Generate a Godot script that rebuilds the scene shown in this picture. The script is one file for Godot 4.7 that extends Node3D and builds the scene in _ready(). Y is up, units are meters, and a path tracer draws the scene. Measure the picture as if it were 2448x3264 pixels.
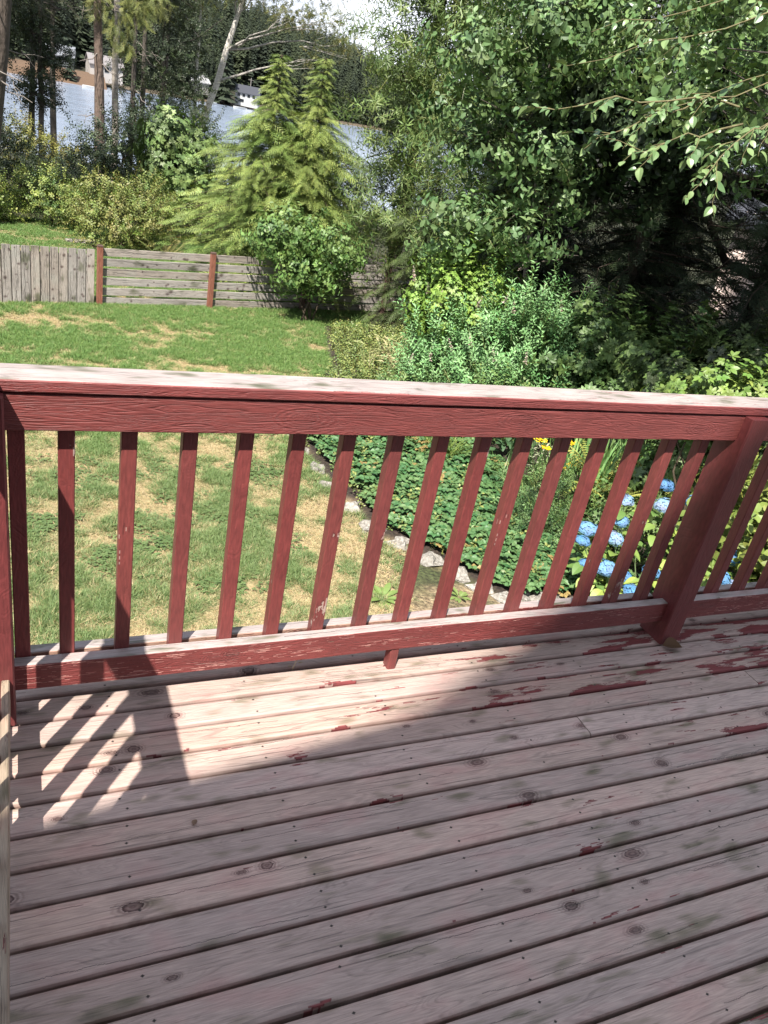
extends Node3D
# A weathered red deck above a garden, a board fence, a lake behind trees.

const DECK_PITCH := 0.095
const GROUND := -2.7
var taken := {}
var rng := RandomNumberGenerator.new()
var mats := {}
var patch_noise := FastNoiseLite.new()
var fine_noise := FastNoiseLite.new()


class MB:
	var v := PackedVector3Array()
	var n := PackedVector3Array()
	var c := PackedColorArray()
	var uv := PackedVector2Array()
	var col := Color.WHITE
	func tri(a: Vector3, b: Vector3, d: Vector3) -> void:
		v.append(a); v.append(b); v.append(d)
		c.append(col); c.append(col); c.append(col)
	func quad(a: Vector3, b: Vector3, d: Vector3, e: Vector3) -> void:
		tri(a, b, d); tri(a, d, e)
	func quad_uv(a: Vector3, b: Vector3, d: Vector3, e: Vector3, ta: Vector2, tb: Vector2, td: Vector2, te: Vector2) -> void:
		quad(a, b, d, e)
		uv.append(ta); uv.append(tb); uv.append(td); uv.append(ta); uv.append(td); uv.append(te)
	func box(lo: Vector3, hi: Vector3) -> void:
		var p := []
		for i in 8:
			p.append(Vector3(hi.x if i & 1 else lo.x, hi.y if i & 2 else lo.y, hi.z if i & 4 else lo.z))
		quad(p[0], p[2], p[3], p[1]); quad(p[4], p[5], p[7], p[6]); quad(p[0], p[4], p[6], p[2])
		quad(p[1], p[3], p[7], p[5]); quad(p[2], p[6], p[7], p[3]); quad(p[0], p[1], p[5], p[4])
	# a leaf: base a, along dir, face normal up; folded at the midrib, curled by droop
	func leaf(a: Vector3, dir: Vector3, up: Vector3, length: float, width: float, stations: int, fold: float, droop: float, wide_at := 0.4, sharp := 1.0) -> void:
		var side := dir.cross(up)
		if side.length_squared() < 1e-6: side = dir.cross(Vector3(0.3, 1, 0.2))
		side = side.normalized()
		var nn := side.cross(dir).normalized()
		var pl := a; var pr := a; var pm := a
		for i in range(1, stations + 1):
			var t := float(i) / stations
			var w := 0.0
			if i < stations:
				w = width * 0.5 * pow(sin(PI * pow(t, log(0.5) / log(wide_at))), sharp)
			var m := a + dir * (length * t) - nn * (droop * length * t * t)
			var ql := m - side * w + nn * (fold * w)
			var qr := m + side * w + nn * (fold * w)
			if i == 1:
				tri(a, ql, m); tri(a, m, qr)
			elif i == stations:
				tri(pl, m, pm); tri(pm, m, pr)
			else:
				quad(pl, ql, m, pm); quad(pm, m, qr, pr)
			pl = ql; pr = qr; pm = m
	func blade(a: Vector3, dir: Vector3, side: Vector3, length: float, width: float, bend: Vector3, seg := 2) -> void:
		var l := a - side * width * 0.5; var r := a + side * width * 0.5
		for i in range(1, seg + 1):
			var t := float(i) / seg
			var m := a + dir * (length * t) + bend * (length * t * t)
			if i == seg:
				tri(l, m, r)
			else:
				var w := width * 0.5 * (1.0 - t * t * 0.7)
				quad(l, m - side * w, m + side * w, r)
				l = m - side * w; r = m + side * w
	func tube(path: PackedVector3Array, radii: PackedFloat32Array, sides: int, lump := 0.0) -> void:
		while n.size() < v.size(): n.append(Vector3.UP)
		var rings := []
		var k := path.size()
		for i in k:
			var d := (path[mini(i + 1, k - 1)] - path[maxi(i - 1, 0)]).normalized()
			var s := d.cross(Vector3(0, 0, 1) if absf(d.z) < 0.9 else Vector3(1, 0, 0)).normalized()
			var q := s.cross(d)
			var ring := []
			for j in sides:
				var a := TAU * j / sides
				var o := s * cos(a) + q * sin(a)
				var rr := radii[i] * (1.0 + lump * sin(j * 2.4 + i * 1.7))
				ring.append([path[i] + o * rr, o])
			rings.append(ring)
		for i in k - 1:
			for j in sides:
				var a = rings[i][j]; var b = rings[i][(j + 1) % sides]
				var d2 = rings[i + 1][(j + 1) % sides]; var e = rings[i + 1][j]
				quad(a[0], b[0], d2[0], e[0])
				n.append_array([a[1], b[1], d2[1], a[1], d2[1], e[1]])
	func mesh() -> ArrayMesh:
		var arr := []
		arr.resize(Mesh.ARRAY_MAX)
		arr[Mesh.ARRAY_VERTEX] = v
		arr[Mesh.ARRAY_COLOR] = c
		if uv.size() == v.size(): arr[Mesh.ARRAY_TEX_UV] = uv
		if n.size() == v.size(): arr[Mesh.ARRAY_NORMAL] = n
		else:
			var nn := PackedVector3Array()
			nn.resize(v.size())
			for i in range(0, v.size(), 3):
				var f := (v[i + 2] - v[i]).cross(v[i + 1] - v[i]).normalized()
				nn[i] = f; nn[i + 1] = f; nn[i + 2] = f
			arr[Mesh.ARRAY_NORMAL] = nn
		var m := ArrayMesh.new()
		m.add_surface_from_arrays(Mesh.PRIMITIVE_TRIANGLES, arr)
		return m


# ---------- naming and parenting ----------
func numbered(called: String) -> String:
	if not taken.has(called):
		taken[called] = 0
		return called
	taken[called] += 1
	return "%s_%03d" % [called, taken[called]]

func tag(o: Node, label: String, category: String, group := "") -> void:
	o.set_meta("label", label)
	o.set_meta("category", category)
	if group: o.set_meta("group", group)

func thing(called: String, label: String, category: String, at := Vector3.ZERO, turn := 0.0, group := "") -> Node3D:
	var o := Node3D.new()
	o.name = numbered(called)
	add_child(o, true)
	o.position = at
	o.rotation.y = turn
	tag(o, label, category, group)
	return o

func part(called: String, m: Mesh, mat: Material, parent: Node, t := Transform3D()) -> MeshInstance3D:
	var o := MeshInstance3D.new()
	o.name = called if parent != self else numbered(called)
	o.mesh = m
	o.material_override = mat
	o.transform = t
	parent.add_child(o, true)
	return o

func structure(called: String, m: Mesh, mat: Material) -> MeshInstance3D:
	var o := part(called, m, mat, self)
	o.set_meta("kind", "structure")
	return o

func scatter(called: String, m: Mesh, mat: Material, where: Array[Transform3D], tint: PackedColorArray, parent: Node) -> MultiMeshInstance3D:
	var mm := MultiMesh.new()
	mm.transform_format = MultiMesh.TRANSFORM_3D
	mm.use_colors = true
	mm.mesh = m
	mm.instance_count = where.size()
	for i in where.size():
		mm.set_instance_transform(i, where[i])
		mm.set_instance_color(i, tint[i])
	var o := MultiMeshInstance3D.new()
	o.name = called if parent != self else numbered(called)
	o.multimesh = mm
	o.material_override = mat
	o.set_meta("kind", "stuff")
	parent.add_child(o, true)
	return o


# ---------- materials ----------
func plain(c: Color, rough := 0.8, tinted := false) -> StandardMaterial3D:
	var m := StandardMaterial3D.new()
	m.albedo_color = c
	m.roughness = rough
	m.vertex_color_use_as_albedo = tinted
	m.cull_mode = BaseMaterial3D.CULL_DISABLED
	return m

func leaf_material(rough: float, through: float) -> StandardMaterial3D:
	var m := plain(Color.WHITE, rough, true)
	m.backlight_enabled = true
	m.backlight = Color(through, through, through * 0.6)
	return m

func noise(seed_: int, freq: float, octaves := 4, kind := FastNoiseLite.TYPE_SIMPLEX_SMOOTH) -> FastNoiseLite:
	var f := FastNoiseLite.new()
	f.seed = seed_
	f.frequency = freq
	f.noise_type = kind
	f.fractal_octaves = octaves
	return f

func noise_bytes(seed_: int, freq: float, w: int, h: int, stretch: int, octaves := 3) -> PackedByteArray:
	var im := noise(seed_, freq, octaves).get_image(w / stretch, h)
	im.convert(Image.FORMAT_L8)
	im.resize(w, h, Image.INTERPOLATE_CUBIC)
	return im.get_data()

func texture_of(data: PackedByteArray, w: int, h: int, f: Image.Format) -> ImageTexture:
	return ImageTexture.create_from_image(Image.create_from_data(w, h, false, f, data))

func noise_texture(seed_: int, freq: float, size := 512, octaves := 4, dark := Color.BLACK, light := Color.WHITE) -> NoiseTexture2D:
	var t := NoiseTexture2D.new()
	t.width = size; t.height = size
	t.seamless = true
	t.noise = noise(seed_, freq, octaves)
	var g := Gradient.new()
	g.set_color(0, dark); g.set_color(1, light)
	t.color_ramp = g
	return t

# Wood surfaces in an atlas: rows of boards, each row painted with its own fibres, knots, cracks, stains and remains of paint.
# rows: [first pixel row, pixel rows, base colour, paint colour, paint share at left, at right, edge share, kind]
func wood_atlas(w: int, h: int, rows: Array, seed_: int, rough_sawn: float, knots_per_row: float, px_per_m: float, nails: bool) -> Array:
	var fib := noise_bytes(seed_ + 1, 0.35, w, h, 16, 3)
	var lines := noise_bytes(seed_ + 2, 0.16, w, h, 64, 2)
	var blot := noise_bytes(seed_ + 3, 0.012, w, h, 2, 3)
	var mask := noise_bytes(seed_ + 4, 0.028, w, h, 6, 5)
	var warp := noise_bytes(seed_ + 5, 0.02, w, h, 8, 2)
	var out := PackedByteArray()
	out.resize(w * h * 3)
	var high := PackedByteArray()
	high.resize(w * h)
	var ring := PackedFloat32Array()
	ring.resize(256)
	var rn := noise(seed_ + 6, 0.09, 2)
	for i in 256:
		ring[i] = absf(rn.get_noise_1d(i)) 
	rng.seed = seed_
	for row in rows:
		var y0: int = row[0]
		var hh: int = row[1]
		var base: Color = row[2]
		var paint: Color = row[3]
		var pl: float = row[4]
		var pr: float = row[5]
		var pe: float = row[6]
		var ks := []
		var nk := int(knots_per_row * row[7] + rng.randf())
		for k in nk:
			ks.append([rng.randf() * w, y0 + hh * rng.randf_range(0.15, 0.85), hh * rng.randf_range(0.05, 0.13), rng.randf_range(1.1, 1.9), rng.randf()])
		if row.size() > 8:
			ks = row[8]
		var tone := rng.randf_range(0.92, 1.05)
		var warm := rng.randf_range(-0.012, 0.02)
		var shift := rng.randi() % 256
		var br := base.r * 255.0 * (tone + warm); var bg := base.g * 255.0 * tone; var bb := base.b * 255.0 * (tone - warm)
		var qr := paint.r * 255.0; var qg := paint.g * 255.0; var qb := paint.b * 255.0
		for y in range(y0, y0 + hh):
			var v := (y - y0 + 0.5) / hh
			var e := absf(v - 0.5) * 2.0
			var edge := maxf(pe, 0.0) * e * e * e * e
			var i := y * w
			for x in w:
				var f: float = fib[i] / 255.0
				var b: float = blot[i] / 255.0
				var m: float = mask[i] / 255.0
				var g: float = ring[(int(v * 90.0 + warp[i] * 0.5) + shift) & 255]
				var l: float = lines[i] / 255.0
				var s := 0.80 + 0.24 * f + 0.16 * b - 0.30 * g * g
				if l < 0.22: s *= 0.55 + 2.0 * l
				var hgt := 0.35 + 0.3 * f - 0.3 * g
				if l < 0.19: hgt -= 0.3
				var r := br * s; var gg := bg * s; var bl := bb * s
				if b > 0.55:
					var k2 := (b - 0.55) * 0.55
					r += (qr * 1.25 - r) * k2; gg += (qg * 1.5 - gg) * k2; bl += (qb * 1.5 - bl) * k2
				elif b < 0.36 and m > 0.42:
					var k3 := (0.36 - b) * 1.6 * minf(1.0, (m - 0.42) * 6.0)
					r *= 1.0 - 0.8 * k3; gg *= 1.0 - 0.72 * k3; bl *= 1.0 - 0.95 * k3
				if nails and e > 0.87:
					var k4 := minf(1.0, (e - 0.87) * 9.0) * clampf(0.2 + 1.1 * (f - 0.35), 0.1, 0.75)
					r += (88.0 - r) * k4; gg += (58.0 - gg) * k4; bl += (52.0 - bl) * k4
				var p := (m * 0.8 + 0.2 * f if pe >= 0.0 else m * 0.30 + 0.42 * f + 0.28 * l) + edge + pl + (pr - pl) * x / w
				if p > 0.74:
					var sh := 0.80 + 0.3 * f + 0.12 * b
					if p < 0.76: sh *= 0.8
					r = qr * sh; gg = qg * sh; bl = qb * sh
					hgt = 0.6 + rough_sawn * (0.5 * f - 0.7 * g)
				out[i * 3] = clampi(int(r), 0, 255)
				out[i * 3 + 1] = clampi(int(gg), 0, 255)
				out[i * 3 + 2] = clampi(int(bl), 0, 255)
				high[i] = clampi(int(hgt * 255.0), 0, 255)
				i += 1
		for k in ks:
			var rad: float = k[2]
			var ex: float = k[3]
			var reach := int(rad * ex * 4.0)
			for y in range(maxi(y0, int(k[1] - rad * 2.6)), mini(y0 + hh, int(k[1] + rad * 2.6))):
				for dx in range(-reach, reach):
					var x := (int(k[0]) + dx + w) % w
					var i := y * w + x
					var d := sqrt(dx * dx / (ex * ex) + (y - k[1]) * (y - k[1])) / rad
					d += (fib[i] - 128) / 600.0
					if d > 2.6: continue
					var a := 0.0
					if d < 1.0: a = 0.40 + 0.10 * sin(d * 9.0 + k[4] * 6.0)
					elif d < 1.2: a = 0.35 + 0.35 * k[4]
					else: a = maxf(0.0, 0.18 + 0.16 * sin(d * 9.0)) * (2.6 - d) / 1.4
					var painted := out[i * 3] > out[i * 3 + 1] * 1.7
					if painted: a *= 0.12
					out[i * 3] = int(out[i * 3] * (1.0 - a * 0.88))
					out[i * 3 + 1] = int(out[i * 3 + 1] * (1.0 - a))
					out[i * 3 + 2] = int(out[i * 3 + 2] * (1.0 - a))
					high[i] = clampi(int(high[i] + (40.0 * sin(d * 12.0) if d > 0.9 else 25.0)), 0, 255)
		for k in int(6 * row[7]):
			var x := rng.randi() % w
			var yy := y0 + hh * rng.randf_range(0.12, 0.88)
			var depth := rng.randf_range(0.35, 0.75)
			for step in rng.randi_range(60, 420):
				yy = clampf(yy + (0.16 if rng.randf() < 0.5 else -0.16), y0 + 2, y0 + hh - 3)
				if rng.randf() < 0.06: yy = clampf(yy + rng.randf_range(-1.2, 1.2), y0 + 2, y0 + hh - 3)
				var i := int(yy) * w + (x + step) % w
				var dd := depth * (0.6 + 0.4 * rng.randf())
				if out[i * 3] < out[i * 3 + 1] * 1.7:
					for ch in 3: out[i * 3 + ch] = int(out[i * 3 + ch] * (1.0 - dd))
				high[i] = int(high[i] * 0.3)
		if nails:
			for j in 9:
				for s in [0.24, 0.76]:
					var cx := int((0.36 + j * 0.40 + rng.randf_range(-0.012, 0.012)) * px_per_m)
					var cy := y0 + int(hh * s + rng.randf_range(-5, 5))
					var skip := rng.randf()
					for dy in range(-2, 3):
						for dx in range(-3, 4):
							if dx * dx + dy * dy < 5 and skip > 0.3 and cx + dx < w and cy + dy < y0 + hh:
								var i := (cy + dy) * w + cx + dx
								for ch in 3: out[i * 3 + ch] = 46 - ch * 5
								high[i] = 30
	return [texture_of(out, w, h, Image.FORMAT_RGB8), texture_of(high, w, h, Image.FORMAT_L8)]

func wood_material(pair: Array, rough: float, relief: float) -> StandardMaterial3D:
	var m := plain(Color.WHITE, rough)
	m.albedo_texture = pair[0]
	m.heightmap_enabled = true
	m.heightmap_texture = pair[1]
	m.heightmap_scale = relief
	return m

# A stick along +X from 0 to length: outline in (y, z), one texture row position per outline point.
func stick(length: float, outline: PackedVector2Array, vs: PackedFloat32Array, u0: float, u1: float, wobble := 0.0, seed_ := 1) -> ArrayMesh:
	var b := MB.new()
	var k := outline.size()
	var segs := 1 if wobble == 0.0 else maxi(2, int(length / 0.12))
	var r := RandomNumberGenerator.new()
	r.seed = seed_
	var f := noise(seed_, 1.3, 2)
	for s in segs:
		var xa := length * s / segs; var xb := length * (s + 1) / segs
		var oa := Vector2(f.get_noise_1d(xa), f.get_noise_1d(xa + 50)) * wobble
		var ob := Vector2(f.get_noise_1d(xb), f.get_noise_1d(xb + 50)) * wobble
		var ua := lerpf(u0, u1, float(s) / segs); var ub := lerpf(u0, u1, float(s + 1) / segs)
		for i in k:
			var p := outline[i]; var q := outline[(i + 1) % k]
			b.quad_uv(Vector3(xa, p.x + oa.x, p.y + oa.y), Vector3(xb, p.x + ob.x, p.y + ob.y), Vector3(xb, q.x + ob.x, q.y + ob.y), Vector3(xa, q.x + oa.x, q.y + oa.y),
				Vector2(ua, vs[i]), Vector2(ub, vs[i]), Vector2(ub, vs[i + 1]), Vector2(ua, vs[i + 1]))
	for side in 2:
		var x := 0.0 if side == 0 else length
		for i in range(1, k - 1):
			b.tri(Vector3(x, outline[0].x, outline[0].y), Vector3(x, outline[i].x, outline[i].y), Vector3(x, outline[i + 1].x, outline[i + 1].y))
			b.uv.append(Vector2(u0, vs[0])); b.uv.append(Vector2(u0 + 0.005, vs[i])); b.uv.append(Vector2(u0 + 0.005, vs[i + 1]))
	return b.mesh()

# Outline of a bevelled rectangle, y0..y1 by z0..z1, from the back bottom corner up the back, over the top, down the front, under.
func section(y0: float, y1: float, z0: float, z1: float, e: float) -> PackedVector2Array:
	return PackedVector2Array([Vector2(y0 + e, z0), Vector2(y1 - e, z0), Vector2(y1, z0 + e), Vector2(y1, z1 - e), Vector2(y1 - e, z1), Vector2(y0 + e, z1), Vector2(y0, z1 - e), Vector2(y0, z0 + e)])


# ---------- ground ----------
func azimuth_value(az: float, table: Array) -> float:
	for i in table.size() - 1:
		if az < table[i + 1][0]:
			return lerpf(table[i][1], table[i + 1][1], clampf((az - table[i][0]) / (table[i + 1][0] - table[i][0]), 0.0, 1.0))
	return table[-1][1]

func ground_height(x: float, z: float) -> float:
	var d := Vector2(x, z - 1.8).length()
	var az := rad_to_deg(atan2(x, -(z - 1.8)))
	if d < 25.0: return GROUND + 0.03 * patch_noise.get_noise_2d(x * 2.0, z * 2.0) * minf(1.0, d / 6.0)
	var land := clampf(smoothstep(27.0, 36.0, az) + smoothstep(-40.0, -60.0, az), 0.0, 1.0)
	var y := lerpf(GROUND, -10.6, smoothstep(25.0, 112.0, d))
	var shore := azimuth_value(az, [[-60.0, 210.0], [-1.0, 237.0], [11.0, 284.0], [14.0, 302.0], [20.0, 330.0], [40.0, 420.0]])
	var rise := azimuth_value(az, [[-60.0, 28.0], [0.0, 30.0], [8.0, 26.0], [12.0, 19.0], [16.0, 15.0], [20.0, 11.0], [24.0, 3.0], [40.0, 2.0]])
	if d > shore - 25.0:
		var t := d - shore
		if t < 12.0: y = lerpf(-10.6, -8.3, clampf((t + 25.0) / 37.0, 0.0, 1.0))
		else: y = -8.3 + rise * pow(smoothstep(12.0, 150.0, t), 0.8) + 1.5 * patch_noise.get_noise_2d(x * 0.03, z * 0.03)
	if land > 0.0: y = lerpf(y, GROUND - 2.0 * smoothstep(25.0, 90.0, d), land)
	return y

func bed_edge(z: float) -> float:   # the lawn's border with the flower bed, as x for a given z
	return azimuth_value(z, [[-15.0, 6.3], [-11.0, 5.2], [-9.0, 3.9], [-7.7, 3.57], [-6.46, 3.69], [-5.31, 3.78], [-4.87, 4.12], [-4.38, 4.38], [-3.9, 4.62], [-3.75, 5.3], [-3.6, 6.2]])

func dryness(x: float, z: float) -> float:   # 0 lush, 1 straw
	var a := patch_noise.get_noise_2d(x * 20.0, z * 20.0) * 0.5 + patch_noise.get_noise_2d(x * 70.0 + 90.0, z * 70.0) * 0.55
	var near := smoothstep(-9.6, -6.5, z)
	var d := 0.38 + a * 1.6 + 0.16 * near
	if z < -9.5: d -= 0.30
	d += 0.62 * exp(-(pow((x - 0.3) / 1.5, 2.0) + pow((z + 12.7) / 0.9, 2.0)))
	d += 0.75 * exp(-(pow((x - 2.9) / 1.1, 2.0) + pow((z + 10.5) / 0.35, 2.0)))
	if z < -15.0: d += 0.35 * exp(-(pow((x - 0.5) / 1.5, 2.0) + pow((z + 18.5) / 1.2, 2.0))) - 0.12
	return clampf(d, 0.0, 1.0)

func in_bed(x: float, z: float) -> bool:
	return x > bed_edge(z) and z < -3.4 and z > -13.6


# ---------- plants ----------
func sprig(seed_: int, count: int, length: float, leaf_len: float, leaf_w: float, stations: int, spread: float, droop: float, wide_at := 0.4, sharp := 1.0) -> ArrayMesh:
	var b := MB.new()
	var r := RandomNumberGenerator.new()
	r.seed = seed_
	b.col = Color(1.1, 0.75, 0.6)
	b.blade(Vector3.ZERO, Vector3.UP, Vector3.RIGHT, length, 0.008, Vector3(0.1, 0, 0.05), 2)
	for i in count:
		var t := (i + 0.6) / count
		var a := i * 2.4 + r.randf_range(-0.4, 0.4)
		var out := Vector3(cos(a), 0, sin(a))
		var d := (out * spread + Vector3.UP * r.randf_range(0.15, 0.75) - Vector3.UP * droop).normalized()
		var sh := r.randf_range(0.72, 1.18)
		b.col = Color(sh * r.randf_range(0.9, 1.12), sh, sh * 0.95)
		b.leaf(Vector3(0, length * t, 0) + out * 0.01, d, (Vector3.UP + out * 0.3 + Vector3(r.randf_range(-.5, .5), 0, r.randf_range(-.5, .5))).normalized(), leaf_len * r.randf_range(0.7, 1.15), leaf_w * r.randf_range(0.8, 1.1), stations, r.randf_range(0.05, 0.4), r.randf_range(0.05, 0.3), wide_at, sharp)
	return b.mesh()

# a leaf with five lobes, as maple and currant have
func lobed_sprig(seed_: int, count: int, length: float, size: float) -> ArrayMesh:
	var b := MB.new()
	var r := RandomNumberGenerator.new()
	r.seed = seed_
	b.col = Color(1.2, 0.7, 0.5)
	b.blade(Vector3.ZERO, Vector3.UP, Vector3.RIGHT, length, 0.007, Vector3(0.1, 0, 0.05), 2)
	for i in count:
		var a := i * 2.4 + r.randf_range(-0.4, 0.4)
		var out := Vector3(cos(a), 0, sin(a))
		var o := Vector3(0, length * (i + 0.7) / count, 0) + out * size * 0.5
		var d := (out + Vector3.UP * r.randf_range(-0.1, 0.35)).normalized()
		var up := (Vector3.UP * 1.2 + out * r.randf_range(-0.2, 0.5)).normalized()
		var side := d.cross(up).normalized()
		var sh := r.randf_range(0.75, 1.2)
		b.col = Color(sh * r.randf_range(0.9, 1.1), sh, sh)
		var s := size * r.randf_range(0.75, 1.15)
		for k in 5:
			var ang := deg_to_rad((k - 2) * 50.0)
			var dd := d * cos(ang) + side * sin(ang)
			b.leaf(o, dd, up, s * (0.62 if absi(k - 2) == 2 else 0.85 if absi(k - 2) == 1 else 1.0), s * 0.46, 3, 0.1, 0.18, 0.5)
	return b.mesh()

# a flat spray of cedar: alternate branchlets, each with short scale twigs, hanging at the tip
func cedar_spray(seed_: int, pairs: int, droop: float) -> ArrayMesh:
	var b := MB.new()
	var r := RandomNumberGenerator.new()
	r.seed = seed_
	for i in pairs:
		var t := (i + 0.5) / pairs
		var o := Vector3(0, t, 0) - Vector3(0, 0, 1) * droop * t * t
		var fwd := (Vector3(0, 1, 0) - Vector3(0, 0, 1) * droop * 2.0 * t).normalized()
		for s in [-1.0, 1.0]:
			var len_ := (0.46 * (1.0 - t * 0.72)) * r.randf_range(0.8, 1.15) * (0.5 + minf(t * 4.0, 0.5))
			var d := (fwd * 0.85 + Vector3(s, 0, 0) * 0.8).normalized()
			var sh := r.randf_range(0.75, 1.2)
			b.col = Color(sh * (1.0 + t * 0.25), sh * (1.0 + t * 0.1), sh * 0.9)
			b.blade(o, d, fwd.cross(d).cross(d).normalized(), len_, 0.035, Vector3(0, 0, -droop * 0.5), 2)
			for q in 4:
				var oo := o + d * len_ * (0.25 + q * 0.19) + Vector3(0, 0, -droop * 0.5) * len_ * pow(0.25 + q * 0.19, 2.0)
				var dd := (d * 0.8 + (fwd if q % 2 == 0 else Vector3(s, 0, 0) * 0.9 - fwd * 0.3) * 0.7 + Vector3(0, 0, r.randf_range(-0.25, 0.1))).normalized()
				b.blade(oo, dd, Vector3(0, 0, 1).cross(dd).normalized(), len_ * 0.38, 0.032, Vector3.ZERO, 1)
	b.col = Color(1.25, 0.8, 0.6)
	b.blade(Vector3.ZERO, Vector3.UP, Vector3.RIGHT, 1.0, 0.02, Vector3(0, 0, -droop), 3)
	return b.mesh()

func basis_along(dir: Vector3, roll: float, s: float) -> Basis:
	var y := dir.normalized()
	var x := y.cross(Vector3(0.13, 0.21, 1.0) if absf(y.z) < 0.9 else Vector3(1, 0.1, 0)).normalized()
	var z := x.cross(y)
	return Basis(x, y, z).rotated(y, roll).scaled(Vector3(s, s, s))

# clusters near the surface of ellipsoids (x, y, z, rx, ry, rz); shares follow their size
func clusters(blobs: Array, count: int, s0: float, s1: float, lift: float, dark: Color, light: Color, inner := 0.45, jag := 0.42) -> Array:
	var where: Array[Transform3D] = []
	var tint := PackedColorArray()
	var total := 0.0
	for b in blobs: total += pow(b[3] * b[4] * b[5], 0.667)
	for b in blobs:
		var n := int(count * pow(b[3] * b[4] * b[5], 0.667) / total)
		var ph := rng.randf() * 10.0
		for i in n:
			var d := Vector3(rng.randfn(), rng.randfn(), rng.randfn()).normalized()
			var k := pow(rng.randf_range(pow(inner, 3.0), 1.0), 1.0 / 3.0)
			k *= 1.0 + jag * (sin(d.x * 5.0 + ph) * sin(d.y * 6.0 + ph * 2.0) + 0.6 * sin(d.z * 9.0 + ph))
			var p := Vector3(b[0] + d.x * b[3] * k, b[1] + d.y * b[4] * k, b[2] + d.z * b[5] * k)
			if p.y < GROUND - 0.0 and p.z > -24: p.y = GROUND + 0.05
			var dir := (d + Vector3.UP * lift + Vector3(rng.randfn(), rng.randfn(), rng.randfn()) * 0.35).normalized()
			where.append(Transform3D(basis_along(dir, rng.randf() * TAU, rng.randf_range(s0, s1)), p))
			var c := dark.lerp(light, rng.randf())
			var w := rng.randf_range(0.85, 1.15)
			tint.append(Color(c.r * w, c.g * rng.randf_range(0.92, 1.08) * w, c.b * w))
	return [where, tint]

func limb(b: MB, from: Vector3, to: Vector3, r0: float, r1: float, sag := 0.0, sides := 6) -> void:
	var path := PackedVector3Array()
	var rad := PackedFloat32Array()
	var wob := (to - from).length() * 0.05
	for i in 6:
		var t := i / 5.0
		path.append(from.lerp(to, t) + Vector3(rng.randfn() * wob, -sag * sin(PI * t) + rng.randfn() * wob * 0.5, rng.randfn() * wob) * sin(PI * t))
		rad.append(lerpf(r0, r1, t))
	b.tube(path, rad, sides)

# a shrub: bare stems from its foot into the crown, and a crown of leaf clusters
func shrub(called: String, label: String, category: String, foot: Vector3, blobs: Array, count: int, m: Mesh, mat: Material, s0: float, s1: float, lift: float, dark: Color, light: Color, group := "", stems := 5, inner := 0.45) -> Node3D:
	var o := thing(called, label, category, foot, 0.0, group)
	var b := MB.new()
	b.col = Color(0.10, 0.075, 0.05)
	for i in stems:
		var q = blobs[i % blobs.size()]
		var top := Vector3(q[0], q[1], q[2]) + Vector3(rng.randfn() * q[3], absf(rng.randfn()) * q[4], rng.randfn() * q[5]) * 0.35
		limb(b, Vector3(rng.randfn(), 0, rng.randfn()) * 0.06, top - foot, 0.022, 0.007)
	part("stem", b.mesh(), mats.bark, o)
	var got := clusters(blobs, count, s0, s1, lift, dark, light, inner)
	for i in got[0].size(): got[0][i].origin -= foot
	scatter("foliage", m, mat, got[0], got[1], o)
	return o

# a tree: trunk along a path, limbs into the crown's masses, crown of clusters
func broadleaf(called: String, label: String, foot: Vector3, top: Vector3, r0: float, r1: float, blobs: Array, count: int, m: Mesh, mat: Material, s0: float, s1: float, lift: float, dark: Color, light: Color, bark: Color, group := "", inner := 0.4, lean := Vector3.ZERO) -> Node3D:
	var o := thing(called, label, "tree", foot, 0.0, group)
	var b := MB.new()
	b.col = bark
	var path := PackedVector3Array()
	var rad := PackedFloat32Array()
	for i in 10:
		var t := i / 9.0
		path.append((top - foot) * t + lean * sin(PI * t) + Vector3(rng.randfn(), 0, rng.randfn()) * r0 * 0.3 * minf(t * 4.0, 1.0))
		rad.append(lerpf(r0, r1, t) * (1.35 if i == 0 else 1.0))
	b.tube(path, rad, 10, 0.05)
	part("trunk", b.mesh(), mats.birch if bark.r > 0.35 else mats.bark, o)
	var l := MB.new()
	l.col = bark * 0.7
	for q in blobs:
		var end := Vector3(q[0], q[1], q[2]) - foot
		var t := clampf((end.y - 0.6) / maxf((top - foot).y, 0.1), 0.2, 0.95)
		var start := path[int(t * 9.0)]
		limb(l, start, end, lerpf(r0, r1, t) * 0.5, 0.012, -0.1)
		for k in 3:
			limb(l, end.lerp(start, 0.35), end + Vector3(rng.randfn() * q[3], rng.randfn() * q[4], rng.randfn() * q[5]) * 0.6, 0.02, 0.005)
	if blobs.size(): part("limbs", l.mesh(), mats.bark, o)
	var got := clusters(blobs, count, s0, s1, lift, dark, light, inner)
	for i in got[0].size(): got[0][i].origin -= foot
	scatter("crown", m, mat, got[0], got[1], o)
	return o

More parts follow.
